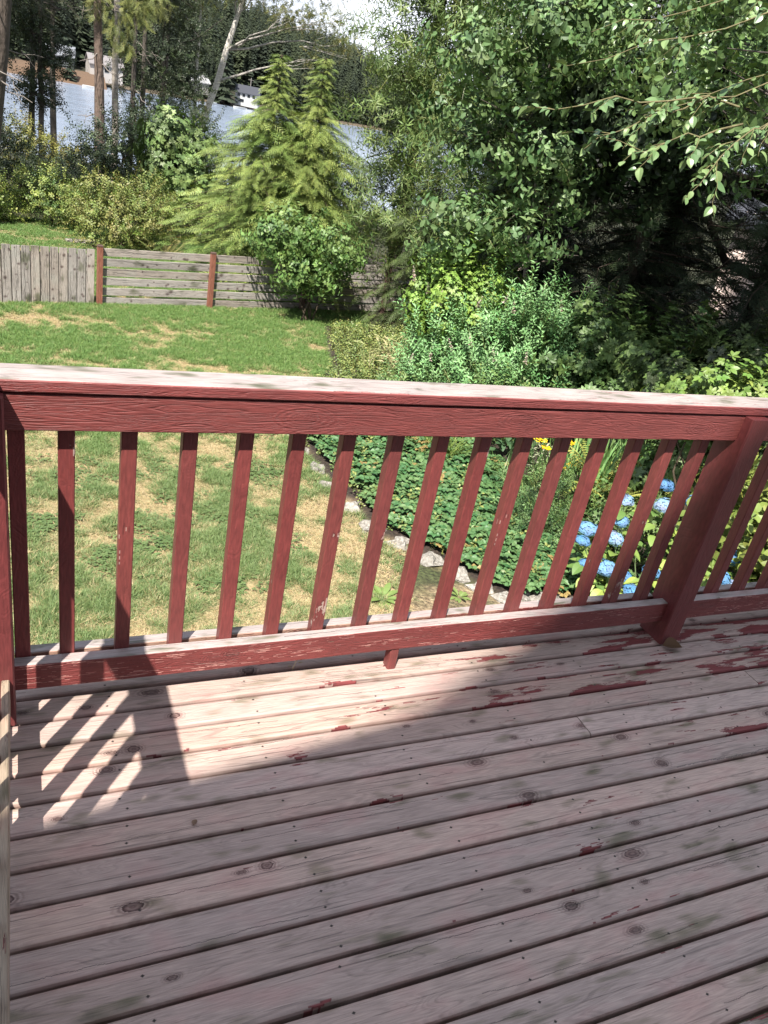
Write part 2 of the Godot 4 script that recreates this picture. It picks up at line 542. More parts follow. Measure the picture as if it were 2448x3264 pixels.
# a cedar or fir: trunk, whorls of arching boughs, each bough set with sprays
func conifer(called: String, label: String, foot: Vector3, height: float, radius: float, boughs: int, per_bough: int, from: float, m: Mesh, mat: Material, size: float, dark: Color, light: Color, group := "", lean := Vector3.ZERO, bark := Color(0.09, 0.065, 0.05), trunk_r := 0.0, full := 0.72, hang := 0.45, pitch := -0.22, crest := 1.0) -> Node3D:
	var o := thing(called, label, "tree", foot, 0.0, group)
	var b := MB.new()
	b.col = bark
	var path := PackedVector3Array()
	var rad := PackedFloat32Array()
	var r0 := trunk_r if trunk_r > 0.0 else height * 0.018
	for i in 9:
		var t := i / 8.0
		path.append(Vector3(0, height * t, 0) + lean * t + Vector3(rng.randfn(), 0, rng.randfn()) * 0.02)
		rad.append(r0 * (1.0 - t * 0.93))
	b.tube(path, rad, 9, 0.05)
	part("trunk", b.mesh(), mats.bark, o)
	var where: Array[Transform3D] = []
	var tint := PackedColorArray()
	var l := MB.new()
	l.col = bark
	for i in boughs:
		var t := from + (1.0 - from) * pow((i + rng.randf()) / boughs, 1.15)
		var a := i * 2.399 + rng.randf_range(-0.5, 0.5)
		var out := Vector3(cos(a), 0, sin(a))
		var len_ := radius * pow(1.0 - (t - from) / (1.0 - from), full) * rng.randf_range(0.62, 1.15) * lerpf(1.0, crest, smoothstep(0.58, 0.84, t)) + 0.10
		var root := Vector3(0, height * t, 0) + lean * t
		var tip_drop := len_ * rng.randf_range(0.1, hang)
		limb(l, root, root + out * len_ - Vector3.UP * tip_drop, maxf(0.006, r0 * 0.12), 0.004, -len_ * 0.12, 4)
		var c := dark.lerp(light, rng.randf())
		for k in per_bough:
			var s := (k + 0.3 + rng.randf() * 0.7) / per_bough
			var p := root + out * (len_ * s) - Vector3.UP * tip_drop * s + Vector3.UP * len_ * 0.12 * sin(PI * s)
			var side := out.cross(Vector3.UP) * (1.0 if k % 2 else -1.0)
			var d := (out * 0.8 + side * rng.randf_range(0.2, 1.0) * (1.0 - s * 0.7) + Vector3.UP * (pitch + rng.randf_range(-0.22, 0.22))).normalized()
			var x := d.cross(Vector3.UP).normalized()
			var z := x.cross(d)
			var sc := size * rng.randf_range(0.7, 1.2) * (1.1 - 0.35 * s) * clampf(len_ / (size * 1.7), 0.34, 1.0)
			where.append(Transform3D(Basis(x * sc, d * sc, z * sc).rotated(d, rng.randf_range(-0.8, 0.8)), p))
			var w := rng.randf_range(0.65, 1.25)
			tint.append(Color(c.r * w, c.g * w, c.b * w))
	part("boughs", l.mesh(), mats.bark, o)
	scatter("crown", m, mat, where, tint, o)
	return o


func _ready() -> void:
	# ---------- camera, sky, sun, exposure ----------
	var cam := Camera3D.new()
	cam.name = "camera"
	cam.position = Vector3(0.1584, 1.6556, 1.8278)
	cam.basis = Basis.from_euler(Vector3(-0.4705, -0.4793, 0.202), EULER_ORDER_YXZ)
	cam.fov = 65.62
	cam.near = 0.05
	cam.far = 1500.0
	cam.current = true
	add_child(cam)
	var sun := DirectionalLight3D.new()
	sun.name = "sun"
	sun.light_energy = 1.6
	sun.light_color = Color(1.0, 0.97, 0.93)
	sun.light_angular_distance = 0.65
	sun.shadow_enabled = true
	add_child(sun)
	sun.look_at_from_position(Vector3.ZERO, Vector3(0.435, -1.0, -0.57))
	var env := Environment.new()
	env.background_mode = Environment.BG_SKY
	env.tonemap_mode = Environment.TONE_MAPPER_LINEAR
	env.tonemap_exposure = 2.15
	env.sdfgi_enabled = true
	env.ssao_enabled = true
	env.ssil_enabled = true
	var sky_mat := ProceduralSkyMaterial.new()
	sky_mat.sky_top_color = Color(0.70, 0.75, 0.84)
	sky_mat.sky_horizon_color = Color(0.86, 0.89, 0.95)
	sky_mat.sky_curve = 0.16
	sky_mat.ground_bottom_color = Color(0.30, 0.32, 0.30)
	sky_mat.ground_horizon_color = Color(0.62, 0.67, 0.72)
	sky_mat.sky_energy_multiplier = 0.82
	var clouds := noise(77, 0.006, 5)
	var puffs := clouds.get_seamless_image(1024, 256)
	var cover := Image.create(1024, 512, false, Image.FORMAT_RGBA8)
	for y in 256:
		for x in 1024:
			var q := smoothstep(0.42, 0.72, puffs.get_pixel(x, y).r) * 0.42
			cover.set_pixel(x, y, Color(1.0, 0.99, 0.98, q))
	sky_mat.sky_cover = ImageTexture.create_from_image(cover)
	var sky := Sky.new()
	sky.sky_material = sky_mat
	env.sky = sky
	var we := WorldEnvironment.new()
	we.name = "world"
	we.environment = env
	add_child(we)

	patch_noise.seed = 5; patch_noise.frequency = 0.03; patch_noise.fractal_octaves = 4
	fine_noise.seed = 9; fine_noise.frequency = 0.4
	rng.seed = 2024
	make_materials()
	build_terrain()
	build_deck()
	build_railings()
	build_house()
	build_far_shore()
	build_fence()
	build_trees()
	build_shrubs()
	build_bed()
	build_lawn()
	build_overhanging_tree()
	build_small_things()


func make_materials() -> void:
	mats.bark = plain(Color.WHITE, 0.9, true)
	mats.bark.heightmap_enabled = true
	mats.bark.heightmap_texture = noise_texture(31, 0.02, 256, 5)
	mats.bark.heightmap_scale = 3.0
	mats.bark.albedo_texture = noise_texture(32, 0.03, 256, 5, Color(0.66, 0.64, 0.62), Color(1, 1, 1))
	mats.bark.uv1_triplanar = true
	mats.bark.uv1_scale = Vector3(2.5, 0.7, 2.5)
	mats.birch = plain(Color.WHITE, 0.8, true)
	mats.birch.albedo_texture = noise_texture(33, 0.02, 256, 5, Color(0.72, 0.70, 0.67), Color(1, 1, 1))
	mats.birch.uv1_triplanar = true
	mats.birch.uv1_scale = Vector3(0.6, 2.4, 0.6)
	mats.leaf = leaf_material(0.5, 0.45)
	mats.shiny_leaf = leaf_material(0.38, 0.4)
	mats.needle = leaf_material(0.62, 0.3)
	mats.petal = leaf_material(0.8, 0.5)
	mats.grass = leaf_material(0.6, 0.45)
	mats.far_needle = plain(Color.WHITE, 0.9, true)
	mats.stone = plain(Color.WHITE, 0.9, true)
	mats.stone.albedo_texture = noise_texture(41, 0.03, 256, 5, Color(0.55, 0.53, 0.5), Color(1, 1, 1))
	mats.stone.heightmap_enabled = true
	mats.stone.heightmap_texture = noise_texture(42, 0.03, 256, 5)
	mats.stone.heightmap_scale = 2.0
	mats.stone.uv1_triplanar = true
	mats.stone.uv1_scale = Vector3(3, 3, 3)
	mats.soil = plain(Color.WHITE, 0.95, true)
	mats.soil.albedo_texture = noise_texture(43, 0.05, 512, 5, Color(0.55, 0.52, 0.5), Color(1, 1, 1))
	mats.soil.heightmap_enabled = true
	mats.soil.heightmap_texture = noise_texture(44, 0.06, 512, 5)
	mats.soil.heightmap_scale = 3.0
	mats.soil.uv1_triplanar = true
	mats.soil.uv1_world_triplanar = true
	mats.soil.uv1_scale = Vector3(0.6, 0.6, 0.6)
	mats.white_paint = plain(Color(0.74, 0.74, 0.73), 0.6)
	mats.dark_roof = plain(Color(0.22, 0.23, 0.26), 0.85)
	mats.window = plain(Color(0.06, 0.08, 0.1), 0.1)
	mats.water = plain(Color(0.54, 0.59, 0.66), 0.26)  # pale albedo stands in for sky glitter on the water
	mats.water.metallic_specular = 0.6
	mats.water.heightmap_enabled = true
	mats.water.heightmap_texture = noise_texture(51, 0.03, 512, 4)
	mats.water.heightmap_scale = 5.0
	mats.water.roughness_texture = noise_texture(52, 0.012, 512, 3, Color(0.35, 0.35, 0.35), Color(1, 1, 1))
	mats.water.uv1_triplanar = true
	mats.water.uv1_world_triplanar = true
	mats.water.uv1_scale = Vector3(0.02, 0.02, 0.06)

	# wood
	var grey := Color8(182, 161, 151)
	var red := Color8(112, 52, 52)
	var rows := []
	for k in 32:
		var l := -0.13; var r := -0.09
		if k == 1: l = -0.22; r = 0.34
		elif k == 2: r = 0.08
		elif k == 3: l = -0.2; r = 0.30
		elif k == 6: l = -0.18; r = 0.10
		elif k < 8: r = -0.03
		rows.append([k * 64, 64, grey, red, l, r, 0.12, 0.8])
	var deck_pair := wood_atlas(2048, 2048, rows, 300, 0.2, 4.0, 600.0, true)
	mats.deck = wood_material(deck_pair, 0.72, 0.35)
	# rails: top rail face, cap (top and front), bottom rail, back rail, red sticks, weathered sticks
	var white := Color8(166, 154, 149)
	rows = [
		[0, 128, grey, Color8(112, 56, 53), 0.8, 0.8, 0.0, 1.0, [[700.0, 62.0, 19.0, 1.5, 0.1], [1225.0, 48.0, 17.0, 1.7, 0.2], [1790.0, 66.0, 16.0, 1.4, 0.3]]],
		[128, 92, white, Color8(150, 110, 106), -0.08, -0.02, 0.08, 1.0, []],
		[220, 36, grey, Color8(116, 57, 55), 0.8, 0.8, 0.0, 1.0, []],
		[256, 36, white, red, -0.2, -0.12, 0.0, 1.0, []],
		[292, 92, Color8(196, 150, 142), Color8(112, 53, 51), 0.36, 0.44, -0.05, 1.0],
		[384, 36, white, red, -0.1, 0.0, 0.0, 1.0, []],
		[420, 92, Color8(160, 132, 118), Color8(104, 50, 48), 0.10, 0.34, -0.05, 2.0],
		[512, 64, grey, Color8(108, 55, 53), 0.64, 0.50, 0.0, 0.4],
		[576, 64, grey, Color8(112, 57, 54), 0.58, 0.46, 0.0, 0.4],
		[640, 64, grey, Color8(110, 53, 51), 0.66, 0.55, 0.0, 0.4],
		[704, 64, grey, Color8(114, 56, 54), 0.62, 0.58, 0.0, 0.4],
		[768, 128, Color8(150, 138, 122), red, -0.05, 0.02, 0.12, 2.0],
		[896, 128, grey, Color8(104, 50, 50), 0.8, 0.8, 0.0, 0.5],
	]
	var rail_pair := wood_atlas(2048, 1024, rows, 500, 1.0, 3.0, 780.0, false)
	mats.rail = wood_material(rail_pair, 0.55, 0.25)
	mats.smooth_rail = wood_material(rail_pair, 0.48, 0.12)
	rows = []
	for k in 16:
		rows.append([k * 32, 32, Color8(158, 150, 143), Color8(96, 88, 84), -0.1, -0.05, 0.05, 1.6])
	mats.fence = wood_material(wood_atlas(1024, 512, rows, 700, 0.3, 5.0, 300.0, false), 0.85, 0.6)
	mats.fence_post = plain(Color8(150, 98, 80), 0.8)
	mats.fence_post.albedo_texture = noise_texture(61, 0.03, 256, 4, Color(0.7, 0.66, 0.62), Color(1, 1, 1))
	mats.fence_post.uv1_triplanar = true
	mats.fence_post.uv1_scale = Vector3(6, 0.8, 6)
	mats.dark_wood = plain(Color8(86, 66, 58), 0.85)
	mats.siding = plain(Color8(128, 112, 100), 0.8)


func build_terrain() -> void:
	# the fine lawn in front, with its dry and lush patches
	var b := MB.new()
	var x0 := -7.0; var z0 := -22.0; var st := 0.16
	var nx := int(20.0 / st); var nz := int(21.9 / st)
	var grid := []
	for j in nz + 1:
		var line := []
		for i in nx + 1:
			var x := x0 + i * st; var z := z0 + j * st
			var d := dryness(x, z)
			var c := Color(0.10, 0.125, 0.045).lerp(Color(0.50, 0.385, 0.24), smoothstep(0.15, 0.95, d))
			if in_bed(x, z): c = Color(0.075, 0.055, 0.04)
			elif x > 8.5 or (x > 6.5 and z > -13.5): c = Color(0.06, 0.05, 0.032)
			var w := 0.85 + 0.3 * fine_noise.get_noise_2d(x * 9.0, z * 9.0)
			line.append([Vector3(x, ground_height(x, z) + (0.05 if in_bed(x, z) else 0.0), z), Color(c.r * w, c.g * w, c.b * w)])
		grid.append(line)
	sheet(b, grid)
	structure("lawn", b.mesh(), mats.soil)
	# the land around: out to the lake, under it, and up the far hillside
	b = MB.new()
	grid = []
	var r := 0.5
	while r < 720.0:
		var line := []
		for i in 181:
			var a := deg_to_rad(-180.0 + i * 2.0)
			var x := sin(a) * r; var z := 1.8 - cos(a) * r
			var y := ground_height(x, z)
			if x > -7.0 and x < 13.0 and z > -22.0 and z < -0.1: y -= 0.15
			var c := Color(0.07, 0.075, 0.03)
			if y < -8.0 and r > 150: c = Color(0.19, 0.15, 0.10)
			elif r > 150: c = Color(0.045, 0.045, 0.025)
			line.append([Vector3(x, y, z), c])
		grid.append(line)
		r *= 1.07
	sheet(b, grid)
	structure("ground", b.mesh(), mats.soil)
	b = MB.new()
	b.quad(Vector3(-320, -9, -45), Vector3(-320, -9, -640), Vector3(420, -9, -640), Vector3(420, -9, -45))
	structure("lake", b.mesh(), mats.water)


func sheet(b: MB, grid: Array) -> void:
	for j in grid.size() - 1:
		for i in grid[0].size() - 1:
			var p = grid[j][i]; var q = grid[j][i + 1]; var s = grid[j + 1][i + 1]; var t = grid[j + 1][i]
			for w in [p, q, s, p, s, t]:
				b.v.append(w[0]); b.c.append(w[1])


func build_deck() -> void:
	var deck := thing("deck", "weathered wooden deck of narrow boards with worn red paint", "deck")
	var e := 0.009
	for k in 39:
		var z := -0.152 + k * DECK_PITCH
		var w := 0.0868
		var v0 := ((k % 32) * 64 + 1.5) / 2048.0
		var v1 := ((k % 32) * 64 + 62.5) / 2048.0
		# from the far edge over the top to the near edge, with rounded shoulders
		var o := PackedVector2Array([Vector2(-0.030, 0), Vector2(-e, 0), Vector2(-e * 0.3, e * 0.3), Vector2(0, e), Vector2(0, w - e), Vector2(-e * 0.3, w - e * 0.3), Vector2(-e, w), Vector2(-0.030, w)])
		var vs := PackedFloat32Array([v0, v0, lerpf(v0, v1, 0.02), lerpf(v0, v1, 0.06), lerpf(v0, v1, 0.94), lerpf(v0, v1, 0.98), v1, v1, v0])
		var cuts := [0.045, 3.49]
		if k == 5: cuts = [0.045, 1.790, 3.49]
		elif k == 4: cuts = [0.045, 2.64, 3.49]
		elif k == 7: cuts = [0.045, 2.45, 3.49]
		elif k > 16: cuts = [0.045, 1.0 + (k * 0.37 - int(k * 0.37)) * 1.5, 3.49]
		for i in cuts.size() - 1:
			var a: float = cuts[i] + (0.0015 if i else 0.0); var c: float = cuts[i + 1] - (0.0015 if i + 2 < cuts.size() else 0.0)
			var u0: float = (a + (0.4 * i)) / 3.413
			part("deck_board", stick(c - a, o, vs, u0, u0 + (c - a) / 3.413, 0.0012, k * 3 + i + 1), mats.deck, deck, Transform3D(Basis(), Vector3(a, rng.randf_range(-0.0012, 0.0008), z)))
	for i in 9:
		var b := MB.new()
		var x := 0.34 + i * 0.4
		b.box(Vector3(x, -0.22, -0.15), Vector3(x + 0.038, -0.031, 3.55))
		part("joist", b.mesh(), mats.dark_wood, deck)
	var b := MB.new()
	b.box(Vector3(0.05, -0.25, -0.190), Vector3(3.49, -0.034, -0.153))
	part("rim_board", b.mesh(), mats.dark_wood, deck)
	for x in [0.12, 1.8, 3.38]:
		b = MB.new()
		b.box(Vector3(x - 0.05, -2.75, 0.05), Vector3(x + 0.05, -0.222, 0.15))
		part("support_post", b.mesh(), mats.dark_wood, deck)


func rows_v(a: float, b: float, parts: Array) -> PackedFloat32Array:
	var o := PackedFloat32Array()
	for p in parts: o.append(lerpf(a, b, p) / 1024.0)
	return o

func build_railings() -> void:
	var fr := thing("front_railing", "red painted wooden railing across the front of the deck with a worn pale cap", "railing")
	var L := 3.5
	var face := [0.0, 0.02, 0.05, 0.35, 0.40, 0.96, 0.98, 0.99, 1.0]
	# cap: bare weathered top, red front edge
	var o := section(0.9430, 0.9742, -0.101, 0.0060, 0.004)
	var vs := PackedFloat32Array([224, 222, 130, 219, 222, 254, 250, 224, 224])
	for i in 9: vs[i] /= 1024.0
	part("cap_rail", stick(L, o, vs, 0.0, 1.33, 0.0015, 4), mats.rail, fr)
	# the top rail stands between posts: from the corner post to the middle post, and on
	var post_x := [0.03, 2.385, 3.42]
	for s in 2:
		var a: float = post_x[s] + 0.09
		var len_: float = post_x[s + 1] - a
		o = section(0.848, 0.938, -0.038, 0.0, 0.003)
		vs = PackedFloat32Array([126, 20, 2, 4, 3, 125, 126, 127, 126])
		for i in 9: vs[i] /= 1024.0
		part("top_rail", stick(len_, o, vs, 0.07 + s * 0.9, 0.07 + s * 0.9 + len_ / 2.6, 0.0012, 6 + s), mats.rail, fr, Transform3D(Basis(), Vector3(a, 0, 0)))
		o = section(0.848, 0.938, -0.114, -0.076, 0.003)
		part("back_top_rail", stick(len_, o, vs, 0.3, 0.3 + len_ / 2.6), mats.rail, fr, Transform3D(Basis(), Vector3(a, 0, 0)))
		o = section(0.083, 0.1703, -0.038, 0.0, 0.004)
		vs = PackedFloat32Array([378, 300, 260, 288, 294, 380, 382, 383, 378])
		for i in 9: vs[i] /= 1024.0
		part("bottom_rail", stick(len_, o, vs, s * 0.93, s * 0.93 + len_ / 2.6, 0.002, 8 + s), mats.rail, fr, Transform3D(Basis(), Vector3(a, 0, 0)))
		o = section(0.060, 0.150, -0.114, -0.0765, 0.004)
		vs = PackedFloat32Array([508, 425, 388, 416, 423, 508, 510, 511, 508])
		for i in 9: vs[i] /= 1024.0
		part("back_bottom_rail", stick(len_, o, vs, s * 0.93, s * 0.93 + len_ / 2.6, 0.003, 10 + s), mats.rail, fr, Transform3D(Basis(), Vector3(a, 0, 0)))
	var upright := Basis(Vector3(0, 1, 0), Vector3(-1, 0, 0), Vector3(0, 0, 1))   # a stick along X stood on end
	var variants := []
	for k in 8:
		o = section(-0.019, 0.019, -0.019, 0.019, 0.0022)
		var r0 := 512.0 + (k % 4) * 64.0
		vs = PackedFloat32Array([r0 + 2, r0 + 16, r0 + 17, r0 + 31, r0 + 32, r0 + 46, r0 + 47, r0 + 60, r0 + 62])
		for i in 9: vs[i] /= 1024.0
		variants.append(stick(0.875, o, vs, 0.9 - k * 0.1, 0.9 - k * 0.1 - 0.42, 0.0012, 20 + k))
	for i in range(1, 24):
		var x := -0.0214 + 0.146 * i - 0.019
		if i == 1: x = 0.1425
		if i > 16: x = 2.68 + 0.146 * (i - 17) - 0.019
		if x > 3.38: break
		var t := Transform3D(upright, Vector3(x + rng.randf_range(-0.0015, 0.0015), 0.062 + 0.0, -0.057))
		part("baluster", variants[(i * 3) % 8], mats.smooth_rail, fr, t)
	# posts
	var posts := [[0.03, 0.12, -0.047, 0.042, 0.942], [2.385, 2.473, -0.089, 0.037, 0.940], [3.42, 3.50, -0.089, 0.037, 0.942]]
	for p in posts:
		o = section(-0.5 * (p[1] - p[0]), 0.5 * (p[1] - p[0]), p[2], p[3], 0.004)
		vs = PackedFloat32Array([900, 920, 925, 950, 955, 1000, 1003, 1020, 1022])
		for i in 9: vs[i] /= 1024.0
		part("post", stick(p[4] - 0.001, o, vs, 0.1 + p[0], 0.55 + p[0]), mats.smooth_rail, fr, Transform3D(upright, Vector3(0.5 * (p[0] + p[1]), 0.001, 0)))
	o = section(-0.016, 0.016, -0.045, -0.004, 0.005)
	vs = PackedFloat32Array([514, 520, 524, 540, 545, 560, 565, 570, 574])
	for i in 9: vs[i] /= 1024.0
	part("support_block", stick(0.082, o, vs, 0.62, 0.66), mats.smooth_rail, fr, Transform3D(upright, Vector3(1.256, 0.001, 0)))

	# the side railing on the left, seen along its length
	var lr := thing("side_railing", "railing along the left edge of the deck, bottom rail top striped by sun", "railing")
	var along := Basis(Vector3(0, 0, 1), Vector3(0, 1, 0), Vector3(-1, 0, 0))   # a stick along +Z; its front (z1) faces -X
	var ll := 3.45
	vs = PackedFloat32Array([224, 222, 130, 219, 222, 254, 250, 224, 224])
	for i in 9: vs[i] /= 1024.0
	part("cap_rail", stick(ll, section(0.9430, 0.9742, -0.110, -0.005, 0.004), vs, 0.3, 1.6), mats.rail, lr, Transform3D(along, Vector3(0, 0, 0.0064)))
	vs = PackedFloat32Array([1018, 905, 900, 910, 915, 1015, 1018, 1020, 1018])
	for i in 9: vs[i] /= 1024.0
	part("top_rail", stick(ll - 0.02, section(0.848, 0.938, -0.105, -0.086, 0.002), vs, 0.2, 1.5), mats.rail, lr, Transform3D(along, Vector3(0, 0, 0.043)))
	vs = PackedFloat32Array([890, 800, 772, 790, 800, 880, 885, 890, 890])
	for i in 9: vs[i] /= 1024.0
	part("bottom_rail", stick(ll - 0.02, section(0.077, 0.162, -0.108, -0.088, 0.003), vs, 0.1, 1.5, 0.002, 33), mats.rail, lr, Transform3D(along, Vector3(0, 0, 0.043)))
	part("back_bottom_rail", stick(ll - 0.02, section(0.062, 0.142, -0.049, -0.012, 0.003), vs, 0.3, 1.7), mats.rail, lr, Transform3D(along, Vector3(0, 0, 0.043)))
	for i in 22:
		part("baluster", variants[(i * 5 + 1) % 8], mats.smooth_rail, lr, Transform3D(upright, Vector3(0.068, 0.062, 0.177 + 0.146 * i)))
	for z in [1.75, 3.40]:
		vs = PackedFloat32Array([900, 920, 925, 950, 955, 1000, 1003, 1020, 1022])
		for i in 9: vs[i] /= 1024.0
		part("post", stick(0.946, section(-0.044, 0.044, -0.044, 0.044, 0.004), vs, 0.1, 0.5), mats.smooth_rail, lr, Transform3D(upright, Vector3(0.005, 0.001, z)))


func build_house() -> void:
	# unseen behind the viewer; eaves and tall gable shaped to cast the deck shadow
	var h := thing("house", "unseen house, tall gable and low wing shaped to shade the deck", "house", Vector3(0, 0, 0))
	var b := MB.new()
	b.box(Vector3(-4.0, GROUND - 0.3, 3.7), Vector3(-1.0, 4.3, 6.4))
	b.box(Vector3(-0.998, GROUND - 0.3, 3.7), Vector3(1.2, 4.6, 6.4))
	b.box(Vector3(-4.6, GROUND - 0.3, 6.402), Vector3(3.4, 9.0, 12.0))
	b.quad(Vector3(-4.6, 9.0, 6.402), Vector3(-0.6, 12.9, 6.402), Vector3(-0.6, 12.9, 12.0), Vector3(-4.6, 9.0, 12.0))
	b.tri(Vector3(-4.6, 9.0, 6.402), Vector3(-0.6, 12.9, 6.402), Vector3(3.4, 9.0, 6.402))
	b.tri(Vector3(-4.6, 9.0, 12.0), Vector3(-0.6, 12.9, 12.0), Vector3(3.4, 9.0, 12.0))
	part("wall", b.mesh(), mats.siding, h)
	b = MB.new()
	var prof := [[3.2, 6.4, Vector2(-4.3, 4.25), Vector2(-1.98, 4.96), Vector2(-0.98, 5.26), Vector2(1.4, 5.26)], [6.0, 12.4, Vector2(-4.9, 8.35), Vector2(-3.27, 10.12), Vector2(-2.7, 10.82), Vector2(-0.6, 13.1)], [6.0, 12.4, Vector2(-0.6, 13.1), Vector2(3.8, 8.3)]]
	for slope in prof:
		for i in range(2, slope.size() - 1):
			var p: Vector2 = slope[i]; var q: Vector2 = slope[i + 1]
			var dn := Vector3(0, -0.2, 0)
			var za: float = slope[0]; var zb: float = slope[1]
			var a := Vector3(p.x, p.y, za); var c := Vector3(q.x, q.y, za); var d := Vector3(q.x, q.y, zb); var e := Vector3(p.x, p.y, zb)
			b.quad(a, c, d, e); b.quad(a + dn, e + dn, d + dn, c + dn); b.quad(a, a + dn, c + dn, c); b.quad(e, d, d + dn, e + dn)
	part("roof", b.mesh(), mats.dark_roof, h)
	for w in [[-0.4, 0.9, 0.02, 2.05], [-2.8, -1.6, 0.9, 2.0]]:
		b = MB.new()
		b.box(Vector3(w[0] - 0.07, w[2], 3.66), Vector3(w[1] + 0.07, w[3] + 0.07, 3.697))
		var f := part("window", b.mesh(), mats.white_paint, h)
		b = MB.new()
		b.box(Vector3(w[0], w[2] + 0.07, 3.64), Vector3(w[1], w[3], 3.657))
		part("pane", b.mesh(), mats.window, f)


func gable_house(called: String, label: String, at: Vector3, turn: float, w: float, d: float, hh: float, rh: float, wall: Material, roof: Material, windows: Array) -> Node3D:
	var o := thing(called, label, "house", at, turn)
	var b := MB.new()
	b.box(Vector3(-w / 2, -1.0, -d / 2), Vector3(w / 2, hh, d / 2))
	b.tri(Vector3(-w / 2, hh, -d / 2), Vector3(-w / 2, hh + rh, 0), Vector3(-w / 2, hh, d / 2))
	b.tri(Vector3(w / 2, hh, -d / 2), Vector3(w / 2, hh + rh, 0), Vector3(w / 2, hh, d / 2))
	part("wall", b.mesh(), wall, o)
	b = MB.new()
	var x := w / 2 + 0.4
	for s in [-1.0, 1.0]:
		var a := Vector3(-x, hh + rh + 0.1, 0); var c := Vector3(x, hh + rh + 0.1, 0)
		var e := Vector3(x, hh - 0.25, s * (d / 2 + 0.5)); var f := Vector3(-x, hh - 0.25, s * (d / 2 + 0.5))
		b.quad(a, c, e, f)
		var dn := Vector3(0, -0.22, 0)
		b.quad(a + dn, c + dn, e + dn, f + dn); b.quad(f, e, e + dn, f + dn); b.quad(a, f, f + dn, a + dn); b.quad(c, e, e + dn, c + dn)
	part("roof", b.mesh(), roof, o)
	for q in windows:
		b = MB.new()
		b.box(Vector3(q[0] - 0.1, q[2] - 0.1, d / 2 + 0.002), Vector3(q[1] + 0.1, q[3] + 0.1, d / 2 + 0.06))
		var fr := part("window", b.mesh(), mats.white_paint, o)
		b = MB.new()
		b.box(Vector3(q[0], q[2], d / 2 + 0.062), Vector3(q[1], q[3], d / 2 + 0.09))
		part("pane", b.mesh(), mats.window, fr)
	return o

func far_conifer(seed_: int, whorls: int, per: int, slim: float) -> ArrayMesh:
	var b := MB.new()
	var r := RandomNumberGenerator.new()
	r.seed = seed_
	b.col = Color(0.9, 0.7, 0.55)
	b.blade(Vector3(0, -0.1, 0), Vector3.UP, Vector3.RIGHT, 1.0, 0.03, Vector3.ZERO, 2)
	b.blade(Vector3(0, -0.1, 0), Vector3.UP, Vector3.BACK, 1.0, 0.03, Vector3.ZERO, 2)
	for i in whorls:
		var t := 0.12 + 0.88 * float(i) / whorls
		for j in per:
			var a := TAU * (j + r.randf()) / per + i
			var out := Vector3(cos(a), 0, sin(a))
			var len_ := slim * pow(1.0 - t, 0.8) * r.randf_range(0.55, 1.2) + 0.012
			var sh := r.randf_range(0.7, 1.25)
			b.col = Color(sh, sh, sh)
			var p := Vector3(0, t + r.randf_range(-0.02, 0.02), 0)
			var side := out.cross(Vector3.UP)
			var tip := p + out * len_ - Vector3.UP * len_ * r.randf_range(0.25, 0.7)
			b.tri(p + side * 0.012, tip + side * len_ * 0.28, tip + out * 0.02)
			b.tri(p - side * 0.012, tip + out * 0.02, tip - side * len_ * 0.28)
			b.tri(p + Vector3.UP * 0.01, tip + side * len_ * 0.2, tip - side * len_ * 0.2 - Vector3.UP * 0.01)
	return b.mesh()

